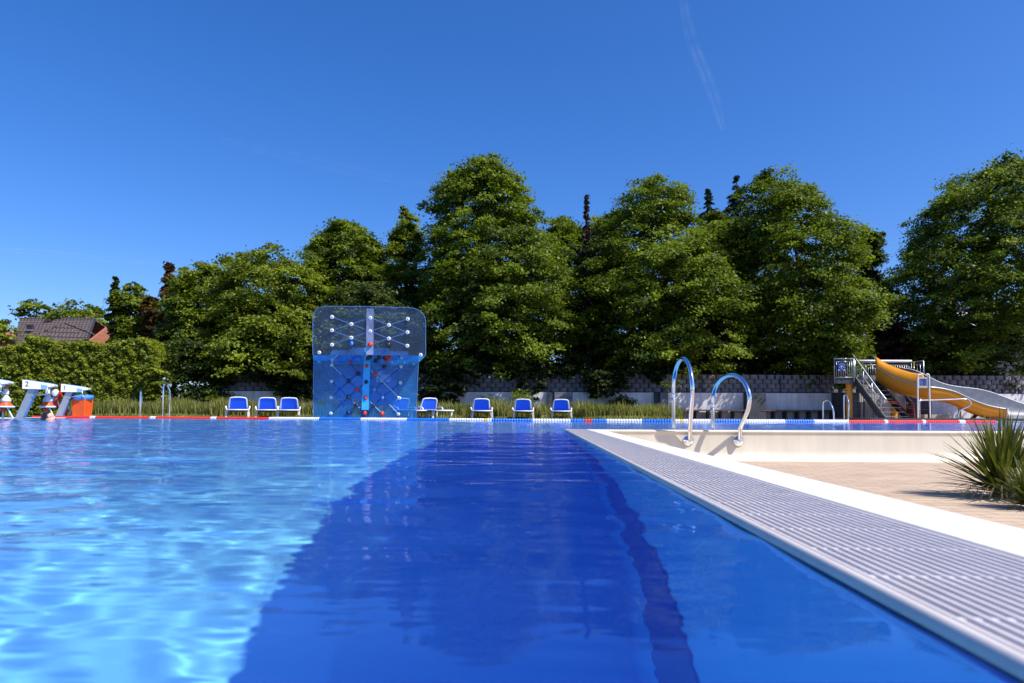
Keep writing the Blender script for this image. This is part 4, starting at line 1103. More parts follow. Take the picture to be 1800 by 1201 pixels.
# hedge: long clipped wall of leaves with a slightly uneven top
def hedge():
    D = 26.0; x0, x1 = W(-60, 700, D).x, W(292, 700, D).x
    rn = np.random.RandomState(77)
    t = thing('hedge', 'long clipped yellow-green hedge at the left, in front of the houses', 'hedge', (0, 26, 0))
    n = int(90000 * FD)
    X = rn.uniform(x0, x1, n); topz = 2.75 + .10 * np.sin(X * 1.3) + .08 * np.sin(X * 3.1 + 1) + .10 * rn.randn(n) * .6 - .22 * (X < W(60, 700, D).x)
    topz -= np.clip(X - (x1 - .8), 0, 2) ** 2 * .8
    side = rn.rand(n)
    Z = rn.rand(n) ** .8 * topz; dep = np.abs(rn.normal(0, .16, n))
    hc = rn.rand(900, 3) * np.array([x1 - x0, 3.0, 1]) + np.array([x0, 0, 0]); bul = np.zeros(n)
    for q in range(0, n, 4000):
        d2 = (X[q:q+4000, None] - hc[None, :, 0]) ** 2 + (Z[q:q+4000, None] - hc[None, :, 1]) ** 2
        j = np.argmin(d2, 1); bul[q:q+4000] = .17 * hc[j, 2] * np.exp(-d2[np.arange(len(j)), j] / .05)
    Y = 25.4 + dep - bul
    onTop = side > .72; Z = np.where(onTop, topz - dep * .6, Z); Y = np.where(onTop, 25.4 + rn.rand(n) * 1.1, Y)
    C = np.stack([X, Y - 26, Z], 1)
    Nr = unit(rn.normal(0, .55, (n, 3)) + np.where(onTop[:, None], np.array([0, -.1, 1.0]), np.array([.1, -.6, .55])))
    Dr = unit(rn.normal(0, 1, (n, 3))); Dr = unit(Dr - Nr * np.sum(Dr * Nr, 1)[:, None])
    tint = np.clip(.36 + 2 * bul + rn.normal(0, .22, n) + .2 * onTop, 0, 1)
    ln = rn.uniform(.07, .14, n)
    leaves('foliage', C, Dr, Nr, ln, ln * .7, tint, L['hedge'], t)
    mb = MB(); mb.box(((x0 + x1) / 2 - .4, .35, 1.2), (x1 - x0 - 1.4, .5, 2.4)); mb.build('branches', M['bark'], t)
hedge()

# tall grass (uncountable)
def grass():
    rn = np.random.RandomState(9)
    n = int(60000)
    px = rn.uniform(120, 1200, n); D = rn.uniform(19.98, 26.3, n) ; D = np.where(rn.rand(n) < .35, rn.uniform(22.3, 24.0, n), D)
    X = (px - 900) / F * D; Y = D.copy()
    pc = .5 + .5 * np.sin(X * 1.7 + Y * .9) * np.sin(Y * 1.9 - X * .6)
    h = (.30 + .34 * pc) * rn.uniform(.6, 1.25, n) * np.where(D < 22.2, .22, 1.0)
    # shorter where the loungers stand
    for (cx, cD, _, _) in CH:
        xx = W(cx, 730, cD).x; h = np.where((np.abs(X - xx) < .55) & (Y < cD + .6), h * .15, h)
    h = np.where((px > 1100) & (D > 22), h * .8, h)
    ang = rn.uniform(0, 2 * pi, n); le = rn.uniform(.05, .35, n) * h
    w_ = rn.uniform(.010, .022, n)
    B = np.stack([X, Y, np.full(n, -.01)], 1); dx = np.stack([np.cos(ang), np.sin(ang), np.zeros(n)], 1)
    pr = np.stack([-np.sin(ang), np.cos(ang), np.zeros(n)], 1)
    mid = B + dx * (le * .35)[:, None] + np.array([0, 0, 1.0]) * (h * .6)[:, None]; tip = B + dx * le[:, None] + np.array([0, 0, 1.0]) * h[:, None]
    wv = w_[:, None]
    V_ = np.stack([B - pr * wv, B + pr * wv, mid + pr * wv * .7, mid - pr * wv * .7, mid - pr * wv * .7, mid + pr * wv * .7, tip + pr * wv * .1, tip - pr * wv * .1], 1).reshape(-1, 3)
    F_ = np.arange(len(V_)).reshape(-1, 4); tn = np.repeat(np.clip(pc * .5 + rn.normal(.3, .22, n), 0, 1), 2)
    o = npmesh('tall_grass', V_, F_, leafmat('grass_blade', (.07, .10, .016), (.34, .33, .09), .4), False, tn)
    tag(o, 'tall yellow-green grass growing behind the far pool edge', 'grass', kind='stuff')
grass()

# ------------------------------------------------------------------ retaining wall: rendered panels below, planter blocks above
def walls():
    DW = 27.0
    def wx(px, D=DW): return W(px, 700, D).x
    zt_ = lambda py, px=1400, D=DW: W(px, py, D).z
    z_mid = 1.04; 
    # block band: leaning planter blocks, one long wall in bays
    t = thing('planter_block_wall', 'long band of grey interlocking planter blocks above the pale rendered panels', 'wall', (wx(1200), DW + .4, z_mid))
    x0, x1 = wx(380), wx(1900)
    rn = random.Random(3)
    bw, bh = .34, .185
    m1 = mat('planter_block', (.20, .18, .19), .9, var=.25, scale=3, bump=.4)
    mb = MB(); r = 0; z = z_mid
    while z < z_mid + .66:
        x = x0 + (bw / 2 if r % 2 else 0)
        while x < x1:
            h = bh - .012; wd = bw - .016; dy = .03 * r + rn.uniform(-.01, .01)
            pts = []
            for k in range(7):
                a_ = pi * k / 6; pts.append((x + wd / 2 - wd / 2 * cos(a_), DW + .32 + dy - .09 * sin(a_)))
            b_ = [Vector((px_, py_, z)) for px_, py_ in pts]; t_ = [Vector((px_, py_ + .015, z + h)) for px_, py_ in pts]
            mb.add(b_ + t_, [(i, i + 1, i + 8, i + 7) for i in range(6)] + [tuple(range(7, 14))])
            x += bw
        z += bh; r += 1
    part(mb, 'block_courses', m1, t)
    mb = MB(); mb.box(((x0 + x1) / 2, DW + .62, z_mid + .33), (x1 - x0, .5, .72)); part(mb, 'wall_core', M['dark'], t)
    px = 1168
    while px < 1820:
        mb = MB(); xx = wx(px); mb.box((xx, DW + .24, z_mid + .34), (.035, .03, .66)); part(mb, 'bay_post', M['anth'], t); px += 69.5
    mb = MB(); mb.box(((x0 + x1) / 2, DW + .20, z_mid + .0), (x1 - x0, .30, .045)); part(mb, 'capping_ledge', M['dark'], t)
    # rendered panels, each a wall slab, with piers
    P_ = [(380, 640, 'weathered pale wall panel mostly hidden by ivy behind the left loungers'),
          (755, 963, 'pale rendered wall panel behind the loungers right of the climbing wall'),
          (1006, 1150, 'pale rendered wall panel half hidden by the ivy bulge'),
          (1172, 1307, 'pale rendered wall panel with tree shadows seen through the arched handrails'),
          (1337, 1462, 'pale rendered wall panel left of the slide, brightly lit at its right end'),
          (1500, 1590, 'pale rendered wall panel behind the slide stairs'),
          (1622, 1900, 'pale rendered wall panel behind the orange slide chute')]
    for a_, b_, lab in P_:
        mb = MB(); xa, xb = wx(a_), wx(b_)
        mb.box(((xa + xb) / 2, DW + .12, z_mid / 2 - .01), (xb - xa, .20, z_mid - .005))
        tag(mb.build('wall_panel', M['concrete']), lab, 'wall panel', 'rendered panels of the retaining wall')
    K = [(1307, 1337, 'anth', -.55, 'dark pier between the two shadow-dappled wall panels'), (1462, 1481, 'anth', -.35, 'dark recess pier left of the grey stone pier by the ladder'), (1481, 1500, 'stone', -.5, 'grey stone pier behind the yellow slide post'),
         (963, 974, 'anth', -.15, 'narrow dark pier behind the rightmost lounger'), (974, 1006, 'stone', -.2, 'squat grey stone pier behind the rightmost lounger'), (1150, 1158, 'anth', -.15, 'narrow dark pier at the edge of the tall grass'),
         (1158, 1172, 'stone', -.25, 'grey stone pier at the right end of the tall grass'), (1590, 1622, 'anth', -.45, 'dark pier behind the foot of the slide stairs'), (640, 755, 'anth', -.02, 'dark wall section behind the climbing wall')]
    for a_, b_, m_, yo, lab in K:
        mb = MB(); xa, xb = wx(a_), wx(b_)
        mb.box(((xa + xb) / 2, DW + .20 + yo / 2, z_mid / 2 - .012), (xb - xa - .01, .42 - yo, z_mid - .012))
        tag(mb.build('wall_pier', M[m_]), lab, 'pier', 'piers of the retaining wall')
    for a_, b_, n, lab in ((1176, 1318, 6, 'long dark wall bench with many brackets below the left dappled panel'), (1337, 1472, 6, 'long dark wall bench below the panel left of the slide')):
        xa, xb = wx(a_, 26.5), wx(b_, 26.5)
        t = thing('wall_bench', lab, 'bench', ((xa + xb) / 2, 26.6, 0), 0, 'benches along the wall')
        mb = MB(); mb.box(((xa + xb) / 2, 26.7, .335), (xb - xa, .55, .05)); part(mb, 'seat', M['wood'], t)
        for k in range(n + 1):
            mb = MB(); x = xa + .1 + (xb - xa - .2) * k / n; mb.box((x, 26.72, .16), (.045, .42, .31)); part(mb, 'bracket', M['darksteel'], t)
        mb = MB(); mb.box(((xa + xb) / 2, 26.97, .12), (xb - xa, .08, .24)); part(mb, 'riser', M['concrete'], t)
walls()

# ------------------------------------------------------------------ slide
def slide():
    def A(cx, cy, D): return W(1420 + cx / 4.737, 560 + cy / 4.737, D)
    c = A(360, 850, 25.5); c.z = 0
    t = thing('slide_tower', 'steel slide platform with railings, stairs and yellow posts', 'slide tower', c)
    GV, DS = M['galv'], M['darksteel']
    PD0, PD1 = 24.9, 26.6
    zp = A(300, 505, PD0).z; zr = A(300, 335, PD0).z
    xl = A(222, 500, PD0).x; xm = A(385, 500, PD0).x; xr_ = A(862, 500, PD1).x
    xb_ = xl * PD1 / PD0; mb = MB(); mb.box(((xb_ + xr_) / 2, (PD0 + PD1) / 2 + .35, zp - .05), (xr_ - xb_, PD1 - PD0 - .6, .14))
    mb.box(((xl + xm) / 2, PD0 + .1, zp - .06), (xm - xl, .16, .20)); mb.box((xm + .35, PD0 + .42, zp - .05), (.75, .5, .14))
    part(mb, 'platform', DS, t)
    def rail(a, b, name, zt=zr, zb=zp + .06, n=9, parent=t):
        a = Vector(a); b = Vector(b)
        mb = MB(); up = Vector((0, 0, 1))
        mb.tube([Vector((a.x, a.y, zt)), Vector((b.x, b.y, zt))], .026, 8); mb.tube([Vector((a.x, a.y, zb)), Vector((b.x, b.y, zb))], .02, 8)
        mb.tube([Vector((a.x, a.y, zt - .10)), Vector((b.x, b.y, zt - .10))], .015, 6)
        for k in range(n + 1):
            p = a.lerp(b, k / n); th = .024 if k in (0, n) else .011
            mb.tube([Vector((p.x, p.y, zp - .1 if k in (0, n) else zb)), Vector((p.x, p.y, zt if k in (0, n) else zt - .1))], th, 6)
        return part(mb, name, GV, parent, smooth=True)
    rail((xl, PD0, 0), (xm, PD0, 0), 'railing', n=9)
    xb_ = xl * PD1 / PD0
    rail((xl, PD0, 0), (xb_, PD1, 0), 'railing', n=9)
    rail((xb_, PD1, 0), (xr_, PD1, 0), 'railing', n=34)
    rail((xr_, PD1, 0), (xr_, PD1 - .8, 0), 'railing', n=4)
    mb = MB(); mb.tube([(xl - .0, PD0 + .02, zr + .035), (xl + .1, PD0 + .9, zr + .04), (xr_, PD1, zr + .05)], .035, 8); 
    mb = MB(); mb.tube([(xb_, PD1 - .03, zr + .055), (xr_, PD1 - .03, zr + .055)], .045, 8); part(mb, 'top_tube', M['white'], t, smooth=True)
    # sign on the railing: blue with a white figure
    a_, b_ = A(250, 368, PD0 - .05), A(312, 438, PD0 - .05)
    sg = MB(); sg.box(((a_.x + b_.x) / 2, PD0 - .05, (a_.z + b_.z) / 2), (b_.x - a_.x, .02, a_.z - b_.z)); so = part(sg, 'safety_sign', M['signblue'], t)
    mb = MB(); cx, cz, hh = (a_.x + b_.x) / 2, (a_.z + b_.z) / 2, (a_.z - b_.z)
    for pts in ([(-.11, .05), (-.05, .11), (.05, .11), (.11, .05)], [(-.10, -.03), (-.03, .04), (.04, .02), (.10, -.05)], [(-.02, .03), (-.01, -.05), (.02, -.10)]):
        mb.tube([(cx + x, PD0 - .064, cz + z) for x, z in pts], .011, 6)
    for x in (-.10, .10): mb.box((cx + x, PD0 - .063, cz - .12), (.07, .006, .05))
    o = mb.build('pictogram', M['white'], so)
    # yellow posts
    for cx, D, r, z1 in ((345, 25.2, .115, zp - .1), (717, 26.3, .115, zp - .1)):
        p = A(cx, 700, D); mb = MB(); mb.lathe([(r, -.1), (r, z1)], 20, Matrix.Translation((p.x, p.y, 0))); part(mb, 'support_post', M['slidey'], t, smooth=False)
    # stairs
    TL, BL_ = A(385, 505, 25.1), A(630, 838, 23.9); TR, BR = A(560, 505, 25.9), A(835, 838, 24.7)
    TL.z = TR.z = zp; BL_.z = BR.z = .03
    mb = MB()
    for a_, b_ in ((TL, BL_), (TR, BR)): mb.bar(a_, b_, .05, .24)
    part(mb, 'stringers', DS, t)
    mb = MB()
    for a_, b_ in ((TL, BL_), (TR, BR)):
        n_ = Vector((0, 0, .13)); mb.bar(a_ + n_, b_ + n_, .055, .012)
    part(mb, 'stringer_edge', GV, t)
    for k in range(9):
        f = (k + .5) / 9; a_ = TL.lerp(BL_, f); b_ = TR.lerp(BR, f); run = (BL_ - TL); run.z = 0; run.normalize()
        mb = MB(); h = run * .13; zz = Vector((0, 0, .02))
        mb.hexa([a_ - h, a_ + h, b_ + h, b_ - h], [a_ - h + zz, a_ + h + zz, b_ + h + zz, b_ - h + zz]); part(mb, 'stair_tread', GV, t)
    def hand(a_, b_, ext=.0):
        mb = MB(); u_ = Vector((0, 0, .86)); run = (b_ - a_)
        s0 = a_ - run * .04 + u_; e0 = b_ + u_ * .2
        s1 = a_ + u_; e1 = b_ + u_ * .95
        mb.tube(spline([s1 - run * .06, s1 + run * .3, e1 - run * .12, e1 + Vector((.10, -.05, -.16)), ], 4), .024, 8)
        m2 = u_ * .62; mb.tube([a_ + m2, b_ + m2], .016, 6)
        for k in range(4):
            p = a_.lerp(b_, .04 + .88 * k / 3); mb.tube([p, p + u_ * (.99 - .02 * k)], .022, 6)
        for k in range(22):
            p = a_.lerp(b_, .04 + .88 * k / 21)
            if b_ is BR: mb.tube([p + Vector((0, 0, .10)), p + m2], .008, 5)
        return part(mb, 'stair_handrail', GV, t, smooth=True)
    hand(TL, BL_); hand(TR, BR)
    mb = MB(); mb.tube([A(880, 360, PD1 - .8), A(884, 380, PD1 - .8), A(880, 410, PD1 - .8)], .02, 8); part(mb, 'yellow_grip', M['yellow'], t)

    # the chute
    s = thing('water_slide', 'orange-yellow slide chute with grey inside curving down to the right', 'slide', A(1300, 850, 24.5))
    s.location.z = 0
    NR = [(565, 400), (640, 448), (735, 500), (900, 555), (1010, 572), (1100, 578), (1200, 600), (1280, 630), (1330, 660), (1400, 690), (1480, 720), (1560, 740), (1660, 755)]
    BT = [(565, 520), (640, 572), (690, 602), (800, 645), (915, 668), (1010, 690), (1130, 697), (1200, 716), (1260, 752), (1360, 797), (1480, 836), (1560, 842), (1660, 843), (1800, 846), (2000, 856)]
    FRr = [(565, 322), (640, 372), (700, 395), (780, 414), (850, 421), (900, 432), (960, 462), (1010, 490), (1120, 545), (1250, 570), (1400, 585), (1500, 605), (1600, 640), (1700, 680), (1800, 715), (2000, 775)]
    YT = [(555, 318), (640, 375), (760, 425), (860, 455), (955, 468)]
    def ip(T_, x): return float(np.interp(x, [p[0] for p in T_], [p[1] for p in T_]))
    def sm(T_, x): return np.mean([ip(T_, x + d) for d in (-50, -25, 0, 25, 50)]) if T_[0][0] + 20 < x else ip(T_, x)
    def dpt(x): return 25.6 - 1.5 * min(1, (x - 560) / 450) + .0 * x
    def section(x, near_on=True, inset=0.0, n=14):
        Dn, Df = dpt(x) - .45, dpt(x) + .55
        N = A(x, sm(NR, x), Dn); B = A(x, sm(BT, x), (Dn + Df) / 2); Fp = A(x, sm(FRr, x), Df)
        out = []
        for k in range(n + 1):
            a_ = pi * k / n
            y = (N.y + Fp.y) / 2 - (Fp.y - N.y) / 2 * cos(a_) * (1 - inset * .06)
            rim = N.z if a_ < pi / 2 else Fp.z; zb = B.z + inset * .035
            z = zb + (rim - zb) * (1 - sin(a_) ** .75) if rim > zb else zb
            xx = N.x + (Fp.x - N.x) * (1 - cos(a_)) / 2
            out.append(Vector((N.x * .5 + Fp.x * .5 if False else xx, y, z)))
        return out
    def shell(xs, ks, m, name, inset):
        mb = MB(); rows_ = [[section(x, True, inset)[k] for k in ks] for x in xs]; q = len(ks)
        vs = [p for r_ in rows_ for p in r_]
        mb.add(vs, [(i * q + j, i * q + j + 1, (i + 1) * q + j + 1, (i + 1) * q + j) for i in range(len(xs) - 1) for j in range(q - 1)])
        return part(mb, name, m, s, smooth=True)
    xs = [565 + (1660 - 565) * i / 60 for i in range(61)]
    shell(xs, list(range(0, 15)), M['slidey'], 'outer_shell', 0)
    xi = [900 + (1660 - 900) * i / 40 for i in range(41)]
    shell(xi, list(range(0, 15)), M['slideg'], 'inner_trough', 1)
    xe = [1660 + (2000 - 1660) * i / 16 for i in range(17)]
    shell(xe, list(range(6, 15)), M['slideg'], 'run_out', 1)
    # upper yellow side wall between seam and rim
    mb = MB(); vs = []; q = 6; xs2 = [560 + (962 - 560) * i / 24 for i in range(25)]
    for x in xs2:
        lo = A(x, sm(NR, x), dpt(x) - .45); hi = A(x, ip(YT, x), dpt(x) - .25)
        for k in range(q + 1):
            f = k / q; p = lo.lerp(hi, f); p.y -= .07 * sin(pi * f); vs.append(p)
    q += 1
    fr_ = [(i * q + j, i * q + j + 1, (i + 1) * q + j + 1, (i + 1) * q + j) for i in range(24) for j in range(q - 1)]
    mb.add(vs, fr_); o = part(mb, 'side_wall', M['slidey'], s, smooth=True)
    md = o.modifiers.new('thick', 'SOLIDIFY'); md.thickness = .03
    # grey far wall seen above the yellow one
    mb = MB(); vs = []; xs3 = [770 + (1020 - 770) * i / 12 for i in range(13)]
    for x in xs3: vs += [A(x, sm(FRr, x), dpt(x) + .5), A(x, sm(FRr, x) + 60, dpt(x) + .45)]
    mb.add(vs, [(i * 2, i * 2 + 1, i * 2 + 3, i * 2 + 2) for i in range(12)]); part(mb, 'far_wall', M['slideg'], s)
    mb = MB(); mb.tube([A(x, sm(NR, x), dpt(x) - .46) for x in xs], .022, 8); part(mb, 'near_rim', GV, s, smooth=True)
    mb = MB(); mb.tube([A(x, sm(FRr, x), dpt(x) + .54) for x in [770 + i * 25 for i in range(50)]], .02, 8); part(mb, 'far_rim', M['white'], s, smooth=True)
    mb = MB(); mb.tube([A(x, ip(YT, x), dpt(x) - .25) for x in xs2], .018, 8); part(mb, 'upper_rim', M['slideg'], s, smooth=True)
    mb = MB(); mb.tube([A(1663, 745, 23.6), A(1663, 850, 23.6)], .022, 8); part(mb, 'end_post', M['white'], s)
    for x0, x1, y0, y1, D, m in ((1250, 1280, 730, 845, 24.4, 'yellow'), (1003, 1028, 670, 842, 24.5, 'wood'), (1385, 1362, 790, 842, 24.4, 'wood')):
        mb = MB(); xm_ = (x0 + x1) / 2
        if x0 < x1: p = A(xm_, y1, D); z1 = A(xm_, y0, D).z; mb.lathe([(.052 if m == 'yellow' else .06, 0), (.052 if m == 'yellow' else .06, z1)], 14, Matrix.Translation((p.x, p.y, 0)))
        else: mb.bar(A(x0 + 30, y0, D), A(x1, y1, D), .12, .08)
        part(mb, 'support_post', M[m], s)
    # framed sign on two tubes in front of the chute
    f = thing('sign_frame', 'tall tube frame holding a beige notice with a dark blue picture, before the chute', 'sign', A(965, 842, 22.9)); f.location.z = 0
    mb = MB(); D = 22.9
    zb = 0.0
    l0, l1, r1, r0 = A(917, 842, D), A(915, 478, D), A(1005, 466, D), A(1020, 842, D)
    mb.tube(spline([l0, A(915, 660, D), l1 - Vector((0, 0, .03)), A(930, 468, D), A(955, 463, D)], 5), .022, 10); mb.tube(spline([r0, A(1013, 640, D), A(1011, 490, D), A(1004, 466, D), A(985, 464, D)], 5), .022, 10)
    part(mb, 'tube_frame', M['whitep'], f, smooth=True)
    mb = MB(); a_, b_ = A(922, 488, D), A(1004, 578, D); mb.box(((a_.x + b_.x) / 2, D + .02, (a_.z + b_.z) / 2), (b_.x - a_.x, .02, a_.z - b_.z)); so = part(mb, 'notice_board', M['signbeige'], f)
    mb = MB(); a_, b_ = A(932, 502, D), A(992, 558, D); mb.box(((a_.x + b_.x) / 2, D + .006, (a_.z + b_.z) / 2), (b_.x - a_.x, .006, a_.z - b_.z)); mb.build('picture', mat('picture_print', (.05, .07, .26), .5, var=.9, scale=9), so)
    # looped handrail in front of the chute
    h = thing('handrail_loop', 'bent steel guard rail looping in front of the orange chute', 'handrail', A(1100, 842, 23.2)); h.location.z = 0
    D = 23.2; mb = MB()
    mb.tube(spline([A(932, 842, D), A(930, 760, D), A(931, 690, D), A(940, 682, D), A(1050, 680, D), A(1200, 674, D), A(1315, 670, D), A(1345, 680, D), A(1357, 705, D), A(1345, 728, D), A(1320, 742, D), A(1285, 757, D), A(1262, 772, D), A(1256, 800, D), A(1256, 842, D)], 5), .022, 10)
    part(mb, 'rail', M['chrome'], h, smooth=True)
    mb = MB(); mb.tube([A(1180, 840, 25.4), A(1188, 810, 25.4), A(1180, 798, 25.4), A(1165, 800, 25.4)], .03, 8)
    b = thing('box_bench', 'low beige box bench under the slide', 'bench', A(1080, 842, 25.6)); b.location.z = 0
    part(mb, 'end_handle', M['white'], b, smooth=True)
    mb = MB(); a_, c_ = A(968, 800, 25.6), A(1178, 842, 25.6); mb.box(((a_.x + c_.x) / 2, 25.8, a_.z / 2), (c_.x - a_.x, .45, a_.z)); part(mb, 'box', M['signbeige'], b, bevel=.01)
    # orange tape barrier
    q = thing('tape_barrier', 'sagging orange tape strung between thin orange posts under the slide', 'barrier', A(840, 842, 24.3)); q.location.z = 0
    D = 24.3
    for k, pts in enumerate(([(880, 705), (700, 690), (640, 705)], [(885, 725), (820, 735), (690, 690)], [(885, 750), (820, 745), (760, 720)], [(890, 825), (830, 805), (745, 740)], [(890, 800), (820, 790), (760, 750)], [(888, 755), (1000, 760), (1100, 745), (1200, 725), (1250, 720)])):
        mb = MB(); mb.tube(spline([A(x, y, D) for x, y in pts], 4), .005, 5); part(mb, 'tape', M['orange'], q)
    for x, y in ((882, 700), (888, 760)):
        mb = MB(); mb.tube([A(x, y, D), A(x + 8, 842, D)], .014, 6); part(mb, 'post', M['orange'], q)
    # low dark slab over the pool edge and posts
    p0, p1 = W(1530, 741, 19.2), W(1900, 743, 19.2)
    mb = MB(); mb.box(((p0.x + p1.x) / 2, 20.3, .045), (p1.x - p0.x, 2.2, .07))
    tag(mb.build('landing_slab', M['darksteel']), 'low dark landing slab along the far pool edge in front of the slide', 'slab')
    fence_ = thing('low_gate', 'thin dark steel gate posts between the yellow slide post and the stairs', 'gate', A(460, 845, 25.8)); fence_.location.z = 0
    mb = MB(); D = 25.8
    for x, y0 in ((417, 702), (435, 702), (468, 682), (545, 740), (560, 740)): mb.tube([A(x, y0, D), A(x, 850, D)], .016 if x != 468 else .028, 6)
    part(mb, 'posts', M['darksteel'], fence_)
    mb = MB(); mb.tube([A(398, 702, D), A(468, 700, D)], .012, 6); mb.tube([A(417, 842, D), A(468, 842, D)], .012, 6); part(mb, 'crossbar', M['darksteel'], fence_)
slide()

# ------------------------------------------------------------------ houses
def houses():
    D = 60
    A = lambda px, py, d=D: W(px, py, d)
    t = thing('house', 'house with weathered brown tiled roof and orange brick gable behind the hedge', 'house', (A(95, 600).x, D + 4, 0))
    # main roof slope facing the pool, ridge further back
    rl, rr_, el, er = A(35.4, 557.5, D + 4), A(167, 564, D + 4), A(21, 604, D), A(154, 598, D)
    rl.z = rr_.z = (rl.z + rr_.z) / 2 + .0
    def sheet3(name, pts, m, th=.12, par=t):
        n_ = (pts[1] - pts[0]).cross(pts[2] - pts[0]).normalized() * th
        k = len(pts); mb = MB(); mb.add([p for p in pts] + [p - n_ for p in pts], [tuple(range(k)), tuple(range(k, 2 * k))[::-1]] + [(i, (i + 1) % k, k + (i + 1) % k, k + i) for i in range(k)])
        return part(mb, name, m, par)
    rf = sheet3('roof', [el, er, rr_, rl], M['rooft'])
    back = Vector((0, 8, 0))
    sheet3('roof', [rl, rr_, er + back, el + back], M['rooft'])
    # lower front roof with a shallow gable line
    g0, g1, g2 = A(43, 597, D - 1.6), A(114.5, 568, D - .2), A(165, 588, D - 1.2)
    g3 = A(118, 600, D - 1.8)
    sheet3('front_roof', [g0, g3, A(155, 596, D - 1.4), g1], M['rooft'])
    mb = MB(); mb.tube([g0, g1], .09, 6); mb.tube([g1, g2], .09, 6); mb.tube([rl, rr_], .12, 6); part(mb, 'ridge_tiles', M['rooft'], t)
    mb = MB(); mb.tube([er, rr_], .10, 6); part(mb, 'verge_board', M['dark'], t)
    mb = MB(); x0, x1 = A(24, 600, D).x, A(152, 600, D).x
    mb.box(((x0 + x1) / 2, D + 4, er.z / 2 - .1), (x1 - x0, 7.4, er.z - .1)); part(mb, 'wall', M['brick'], t)
    mb = MB(); ga, gb, gc = A(163, 597, D + .2), A(172, 568, D + 4), Vector((A(163, 597, D + .2).x, D + 8, 0))
    gx = A(160, 597, D + .2).x
    ff = [Vector((gx, D + .2, 0)), Vector((gx, D + 7.8, 0)), Vector((gx, D + 7.8, er.z)), Vector((gx, D + 4, rr_.z - .15)), Vector((gx, D + .2, er.z))]
    mb.add(ff + [p - Vector((.25, 0, 0)) for p in ff], [tuple(range(5)), tuple(range(5, 10))[::-1]] + [(i, (i + 1) % 5, 5 + (i + 1) % 5, 5 + i) for i in range(5)]); part(mb, 'gable', M['brick'], t)
    mb = MB(); a_, b_ = A(55, 599, D - .2), A(116, 605, D - .2); mb.box(((a_.x + b_.x) / 2, D - .1, (a_.z + b_.z) / 2 - .3), (b_.x - a_.x, .2, .9)); part(mb, 'brown_front', M['wood'], t)  # dark brown wall front below the lower roof
    p = A(53, 574.5, D + 1.6); mb = MB(); mb.box(p, (.5, .3, .35)); part(mb, 'roof_vent', M['dark'], t)
    # right neighbour of orange brick, and orange roof at the far left
    def gable_house(name, label, px0, px1, pyr, pye, d, wm, rm):
        a_, b_ = A(px0, pye, d), A(px1, pye, d); zr_ = A(px0, pyr, d + 3.5).z; ze = a_.z
        h = thing(name, label, 'house', ((a_.x + b_.x) / 2, d + 3.5, 0))
        mb = MB(); mb.box(((a_.x + b_.x) / 2, d + 3.5, ze / 2), (b_.x - a_.x, 6.6, ze)); part(mb, 'wall', wm, h)
        for sgn in (0, 1):
            y0 = d if not sgn else d + 7
            pts = [Vector((a_.x - .3, y0, ze - .02)), Vector((b_.x + .3, y0, ze - .02)), Vector((b_.x + .3, d + 3.5, zr_)), Vector((a_.x - .3, d + 3.5, zr_))]
            sheet3('roof', pts if not sgn else pts[::-1], rm, .12, h)
        return h
    gable_house('house', 'house with bright orange tiled roof at the left picture edge', -40, 24, 583, 601, 74, M['brick'], M['roofo'])
    gable_house('house', 'orange brick house just right of the brown roof, mostly behind the tree', 160, 190, 570, 588, 78, M['brick'], M['brick'])
    # pale hall on the right behind the big tree
    d = 48; a_ = A(1730, 592, d); b_ = A(1960, 588, d); zr0 = A(1765, 548, d + 6).z
    h = thing('hall', 'pale building with light sloping roof behind the tree at the right edge', 'building', ((a_.x + b_.x) / 2, d + 6, 0))
    mb = MB(); mb.box(((a_.x + b_.x) / 2, d + 6, a_.z / 2), (b_.x - a_.x, 11.5, a_.z)); part(mb, 'wall', M['anth'], h)  # dark wall colour stands in for the shade behind the tree
    sheet3('roof', [Vector((a_.x, d, a_.z)), Vector((b_.x, d, a_.z)), Vector((b_.x, d + 6, zr0 + .4)), Vector((a_.x, d + 6, zr0 - .1))], M['palebldg'], .15, h)
    sheet3('roof', [Vector((a_.x, d + 6, zr0 - .1)), Vector((b_.x, d + 6, zr0 + .4)), Vector((b_.x, d + 12, a_.z)), Vector((a_.x, d + 12, a_.z))], M['palebldg'], .15, h)
    mb = MB(); mb.tube([Vector((a_.x, d + 5.9, zr0 - .05)), Vector((b_.x, d + 5.9, zr0 + .45))], .16, 6); part(mb, 'ridge', M['anth'], h)
    mb = MB(); mb.tube([Vector((a_.x, d - .05, a_.z)), Vector((b_.x, d - .05, a_.z))], .10, 6); part(mb, 'gutter', M['anth'], h)
houses()

